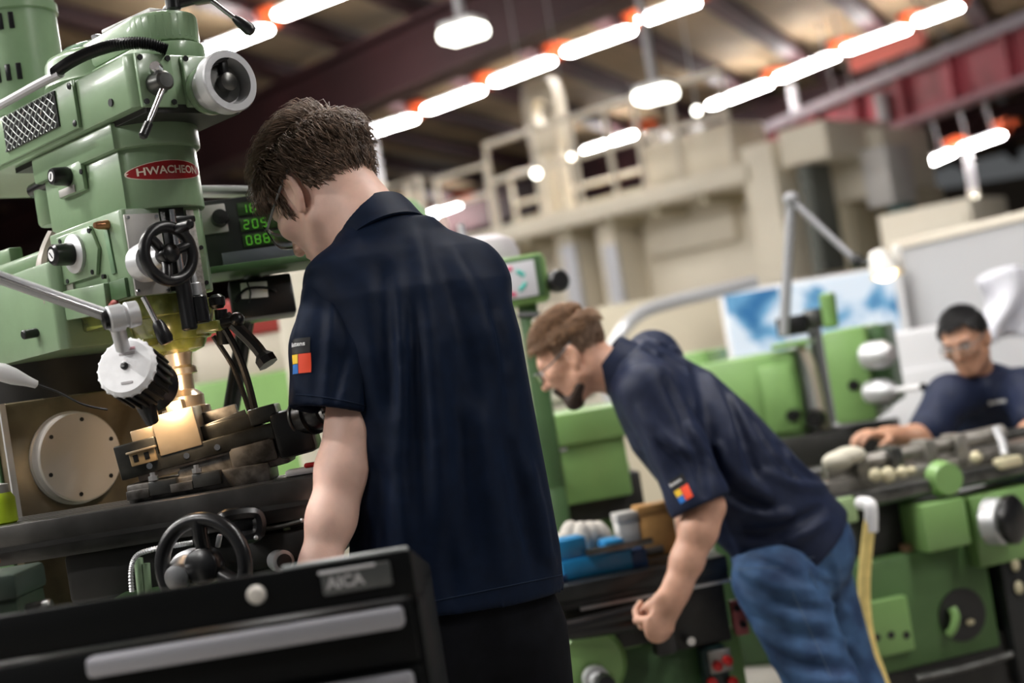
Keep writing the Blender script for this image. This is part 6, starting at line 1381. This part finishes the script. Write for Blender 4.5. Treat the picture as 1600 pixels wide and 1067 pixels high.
# cabinet seen between the near mill and the first person
c = P(405, 560, 5.6); zt_ = P(405, 462, 5.6).z
t = thing('striped_cabinet', 'red, cream and green cabinet seen between the near mill and the navy sleeve', 'cabinet', (c.x, c.y, 0), rz=0.05)
z1 = P(405, 522, 5.6).z; z2 = P(405, 585, 5.6).z
MB().box2((-0.25, 0, z1), (0.16, 0.3, zt_), 0.01).build('red_top', mat('brick_red_paint', (0.30, 0.035, 0.03), 0.5), t)
MB().box2((-0.25, 0.01, z2), (0.16, 0.3, z1), 0.005).build('cream_middle', mat('cream_mid', (0.55, 0.50, 0.42), 0.6), t)
MB().box2((-0.4, 0.0, 0), (0.3, 0.3, z2), 0.01).build('green_base', GREEN, t)
c = P(447, 470, 5.2); t = thing('cream_upright', 'pale cream upright post just left of the navy shoulder', 'post', (c.x, c.y, 0))
MB().box2((-0.04, 0, 0), (0.1, 0.1, P(440, 425, 5.2).z), 0.01).build('post', mat('cream_mid', (0.55, 0.50, 0.42), 0.6), t)
MB().box2((-0.08, -0.02, 0), (0.14, 0.12, 0.03), 0.004).build('foot_plate', GREYPIPE, t)

# ------------------------------------------------------------------ third machine: green horizontal mill
c = P(1390, 600, 5.55); K4 = Frame((c.x, c.y), -22)
m4 = thing('horizontal_mill', 'big leaf green horizontal milling machine behind the bearded person\'s back', 'machine', K4.loc, rz=K4.rz)
rect(K4, (1060, 575), (1262, 700), 0.02, 0.5, 'arm_body', GREEN, m4, 0.015)
rect(K4, (1185, 575), (1250, 672), 0.0, 0.03, 'arm_cover', GREEN, m4, 0.006)
rect(K4, (1050, 556), (1130, 720), 0.06, 0.4, 'arm_root', GREEN, m4, 0.015)
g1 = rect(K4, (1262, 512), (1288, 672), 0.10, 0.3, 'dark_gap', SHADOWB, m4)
MB().tube([K4.on(1248, 540, 'y', 0.05), K4.on(1268, 570, 'y', 0.05), K4.on(1285, 640, 'y', 0.05), K4.on(1290, 670, 'y', 0.05)], 0.02, 8, n=4).build('pale_pipe', mat('tan_pipe', (0.4, 0.34, 0.28), 0.5), m4)
hd4 = rect(K4, (1283, 520), (1372, 656), -0.06, 0.5, 'head', GREEN, m4, 0.015)
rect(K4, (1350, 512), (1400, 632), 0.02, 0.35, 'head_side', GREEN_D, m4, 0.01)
MB().cyl(K4.on(1298, 512, 'y', 0.1), K4.on(1292, 458, 'y', 0.1), 0.033, seg=20, bev=0.008).build('top_stub', GREEN, m4)
MB().lathe(K4.on(1334, 602, 'y', -0.06), -Y, [(0, 0.022), (0.006, 0.022), (0.006, 0)], 18).build('black_plug', BLACK, m4)
rect(K4, (1180, 690), (1400, 722), 0.0, 0.3, 'dark_base', SHADOWB, m4)  # plain black block below the arm and head
for (px, py, r) in ((1237, 650, 0.03), (1272, 655, 0.04)): MB().lathe(K4.on(px, py, 'y', -0.03), -Y, [(-0.05, r), (0.0, r*0.8), (0.0, 0)], 16).build('black_knob', BLACK, m4)
for (px, py, r) in ((1382, 553, 0.055), (1386, 610, 0.048)):
    q = K4.on(px, py, 'y', -0.08); MB().lathe(q-X*0.02, Vector((0.75, -0.65, 0)), [(-0.06, r), (0.02, r), (0.05, r*0.75), (0.07, r*0.4), (0.07, 0)], 28).build('chrome_dial', SATIN, m4)
q = K4.on(1395, 610, 'y', -0.12); MB().cyl(q, q+Vector((0.11, -0.05, 0.0)), 0.012, seg=12).build('white_handle', WHITE, m4); MB().ell(q+Vector((0.12, -0.054, 0)), 0.016).build('handle_ball', BLACK, m4)
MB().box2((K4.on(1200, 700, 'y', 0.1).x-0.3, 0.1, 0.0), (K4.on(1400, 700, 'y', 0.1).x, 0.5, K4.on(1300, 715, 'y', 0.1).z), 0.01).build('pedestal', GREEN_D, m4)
rect(K4, (1205, 548), (1260, 530), 0.0, 0.2, 'arm_cap', GREEN, m4, 0.008)
rect(K4, (1215, 528), (1258, 490), 0.05, 0.1, 'black_mount', BLACK, m4, 0.01)
rect(K4, (1258, 515), (1285, 480), 0.08, 0.1, 'grey_bracket', STEEL_D, m4, 0.01)
# its work lamp
b0 = P(1222, 505, 5.75)
t = thing('pole_lamp', 'jointed grey pole lamp with lit bulb above the green horizontal mill', 'lamp', b0)
e_ = P(1236, 312, 5.75)-b0; h_ = P(1338, 408, 5.6)-b0
PG = mat('mid_grey_pole', (0.27, 0.27, 0.285), 0.45); MB().cyl((0, 0, -0.05), e_, 0.020, seg=14).build('pole', PG, t)
MB().ell(e_, 0.032).build('elbow', PG, t)
MB().cyl(e_, h_, 0.014, seg=12).build('arm', PG, t)
MB().ell(h_, 0.028).build('wrist_joint', BLACKM, t)
lh_ = P(1372, 412, 5.55)-b0
MB().cyl(h_, lh_, 0.012, seg=10).build('stem', BLACKM, t)
MB().lathe(lh_+Vector((0, 0, 0.05)), Vector((0.15, -0.25, -1)), [(0, 0.03), (0.03, 0.042), (0.09, 0.058), (0.10, 0.058), (0.10, 0.052), (0.04, 0.036)], 28, False).build('reflector', mat('white_reflector', (0.72, 0.70, 0.66), 0.4), t)
MB().ell(lh_+Vector((0.012, -0.025, -0.045)), (0.045, 0.045, 0.03)).build('bulb', mat('warm_bulb', (1, 0.9, 0.7), 0.4, emit=(1.0, 0.72, 0.40), estr=4.0), t)
MB().box(lh_+Vector((0.085, 0.02, 0.0)), (0.035, 0.05, 0.12), None, 0.012).build('side_handle', mat('white_reflector', (0.72, 0.70, 0.66), 0.4), t)

# ------------------------------------------------------------------ lathe at right
c = P(1320, 790, 4.45); K5 = Frame((c.x, c.y), 16)
lt5 = thing('lathe', 'green lathe with grimy steel bed at lower right', 'lathe', K5.loc, rz=K5.rz)
def tl5(px, py, y): return K5.on(px, py, 'y', y)
bedA = tl5(1290, 748, 0.12); bedB = tl5(1640, 682, 0.12); zb = (bedA.z+bedB.z)/2
OLDST = mat('grimy_bed_steel', (0.16, 0.15, 0.13), 0.4, 0.6, col2=(0.36, 0.34, 0.31), scale=14)
xr5 = tl5(1660, 700, 0.1).x; xl5 = tl5(1270, 760, 0.1).x
MB().box2((xl5, 0.06, zb-0.05), (xr5, 0.34, zb-0.005), 0.006).build('bed_way', OLDST, lt5)
MB().box2((xl5, 0.0, zb-0.09), (xr5, 0.06, zb-0.045), 0.006).build('front_way', STEEL_D, lt5)
MB().cyl((xl5+0.05, 0.1, zb+0.03), (tl5(1568, 690, 0.1).x, 0.1, zb+0.045), 0.026, seg=18).build('shaft', OLDST, lt5)
MB().cyl((xl5+0.02, 0.2, zb+0.02), (xr5, 0.2, zb+0.02), 0.02, seg=16).build('rear_shaft', STEEL_D, lt5)
for px in (1338, 1395, 1450, 1500):
    x_ = tl5(px, 710, 0.08).x; MB().box2((x_-0.02, 0.05, zb-0.02), (x_+0.02, 0.15, zb+0.07), 0.006).build('clamp', STEEL_D if px % 2 else OLDST, lt5)
CB = mat('pale_brass_bits', (0.55, 0.50, 0.33), 0.4)
for (px, py) in ((1312, 718), (1325, 712)): MB().ell(tl5(px, py, 0.05), (0.06, 0.04, 0.03)).build('cream_rag', mat('cream_rag', (0.58, 0.55, 0.45), 0.7), lt5)
for (px, py, r) in ((1368, 742, 0.022), (1388, 742, 0.026), (1410, 738, 0.02), (1424, 735, 0.014), (1525, 714, 0.02)): MB().ell(tl5(px, py, 0.0), (r, 0.02, r)).build('brass_fitting', CB, lt5)
MB().box(tl5(1575, 722, 0.0), (0.09, 0.05, 0.035), None, 0.01).build('cream_pad', CB, lt5)
MB().tube([tl5(1556, 668, 0.06), tl5(1566, 690, 0.03), tl5(1570, 712, 0.0)], 0.014, 8).build('bright_lever', SATIN, lt5)
z75 = tl5(1450, 765, 0.02).z
MB().box2((xl5, 0.02, z75-0.02), (xr5, 0.36, zb-0.08), 0.01).build('chip_tray', GREEN_D, lt5)
MB().lathe(tl5(1475, 748, 0.0), -Y, [(-0.02, 0.06), (0.03, 0.05), (0.03, 0)], 24).build('green_boss', GREEN, lt5)
rect(K5, (1306, 780), (1344, 815), -0.01, 0.1, 'light_green_cap', mat('pale_green_cap', (0.32, 0.45, 0.22), 0.4), lt5, 0.01)
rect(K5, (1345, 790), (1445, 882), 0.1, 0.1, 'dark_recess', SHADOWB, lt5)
ap = rect(K5, (1440, 790), (1520, 850), -0.04, 0.2, 'apron', GREEN, lt5, 0.01)
rect(K5, (1515, 778), (1660, 860), -0.02, 0.2, 'apron_side', GREEN, lt5, 0.01)
wl = MB().lathe(tl5(1545, 815, -0.03), (0.5, -0.85, 0), [(0, 0.075), (0.05, 0.075), (0.06, 0.065)], 32).build('chrome_collar', SATIN, lt5)
w5 = tl5(1572, 812, -0.10); MB().lathe(w5, (0.5, -0.85, 0), [(0, 0.07), (0.01, 0.078), (0.03, 0.078), (0.045, 0.06), (0.05, 0.03), (0.05, 0)], 36).build('black_hand_wheel', BLACK, lt5)
rect(K5, (1415, 852), (1470, 870), 0.06, 0.06, 'tan_block', mat('tan_block', (0.35, 0.2, 0.11), 0.6), lt5, 0.004)
bd5 = rect(K5, (1330, 885), (1565, 1010), 0.03, 0.3, 'bed_casting', mat('mid_green_casting', (0.075, 0.15, 0.05), 0.45, var=0.12, scale=4), lt5, 0.01)
rect(K5, (1335, 948), (1432, 1015), 0.0, 0.1, 'foot_block', GREEN, lt5, 0.008)
for (px, py) in ((1392, 992), (1416, 992), (1370, 996)): MB().lathe(tl5(px, py, 0.0), -Y, [(0, 0.012), (0.003, 0.012), (0.003, 0)], 14).build('bolt_hole', BLACK, lt5)
MB().lathe(tl5(1503, 960, 0.028), -Y, [(0, 0.085), (0.004, 0.085), (0.004, 0)], 36).build('round_recess', BLACK, lt5)
MB().tube([tl5(1487, 950, 0.01), tl5(1493, 962, 0.0), tl5(1490, 980, 0.0), tl5(1482, 992, 0.01)], 0.014, 8, n=4).build('green_cable', GREEN, lt5)
MB().ell(tl5(1516, 972, 0.015), (0.016, 0.01, 0.01)).build('cream_plug', CB, lt5)
rect(K5, (1558, 850), (1680, 1050), 0.0, 0.25, 'dark_gear_end', BLACKM, lt5)
for (px, py) in ((1586, 882), (1592, 918)): MB().ell(tl5(px, py, -0.01), (0.016, 0.01, 0.022)).build('pale_stud', CB, lt5)
MB().box2((xl5, 0.04, 0.0), (xr5, 0.34, tl5(1440, 1015, 0.04).z), 0.01).build('plinth', SHADOWB, lt5)
MB().tube([tl5(1430, 1060, -0.03), tl5(1500, 1045, -0.03), tl5(1580, 1022, -0.03)], 0.012, 8).build('floor_pipe', STEEL_D, lt5)
# yellow hose
t = thing('yellow_hose', 'yellow ribbed hose with white elbow hanging in front of the lathe', 'hose', P(1360, 800, 4.25))
bo = P(1360, 800, 4.25)
hp = catmull([P(1360, 812, 4.25)-bo, P(1355, 850, 4.25)-bo, P(1350, 920, 4.24)-bo, P(1356, 990, 4.22)-bo, P(1372, 1045, 4.2)-bo, P(1400, 1110, 4.18)-bo, Vector((P(1400, 1110, 4.18).x+0.1, 4.3, 0.02))-bo], 8)
MB().tube(hp, 0.019, 12).build('tube', mat('butter_yellow_hose', (0.80, 0.62, 0.22), 0.4, var=0.08, scale=30), t)
MB().tube([P(1361, 830, 4.25)-bo, P(1361, 800, 4.25)-bo, P(1358, 788, 4.26)-bo, P(1345, 786, 4.32)-bo], 0.021, 12, n=4).build('elbow', WHITE, t)
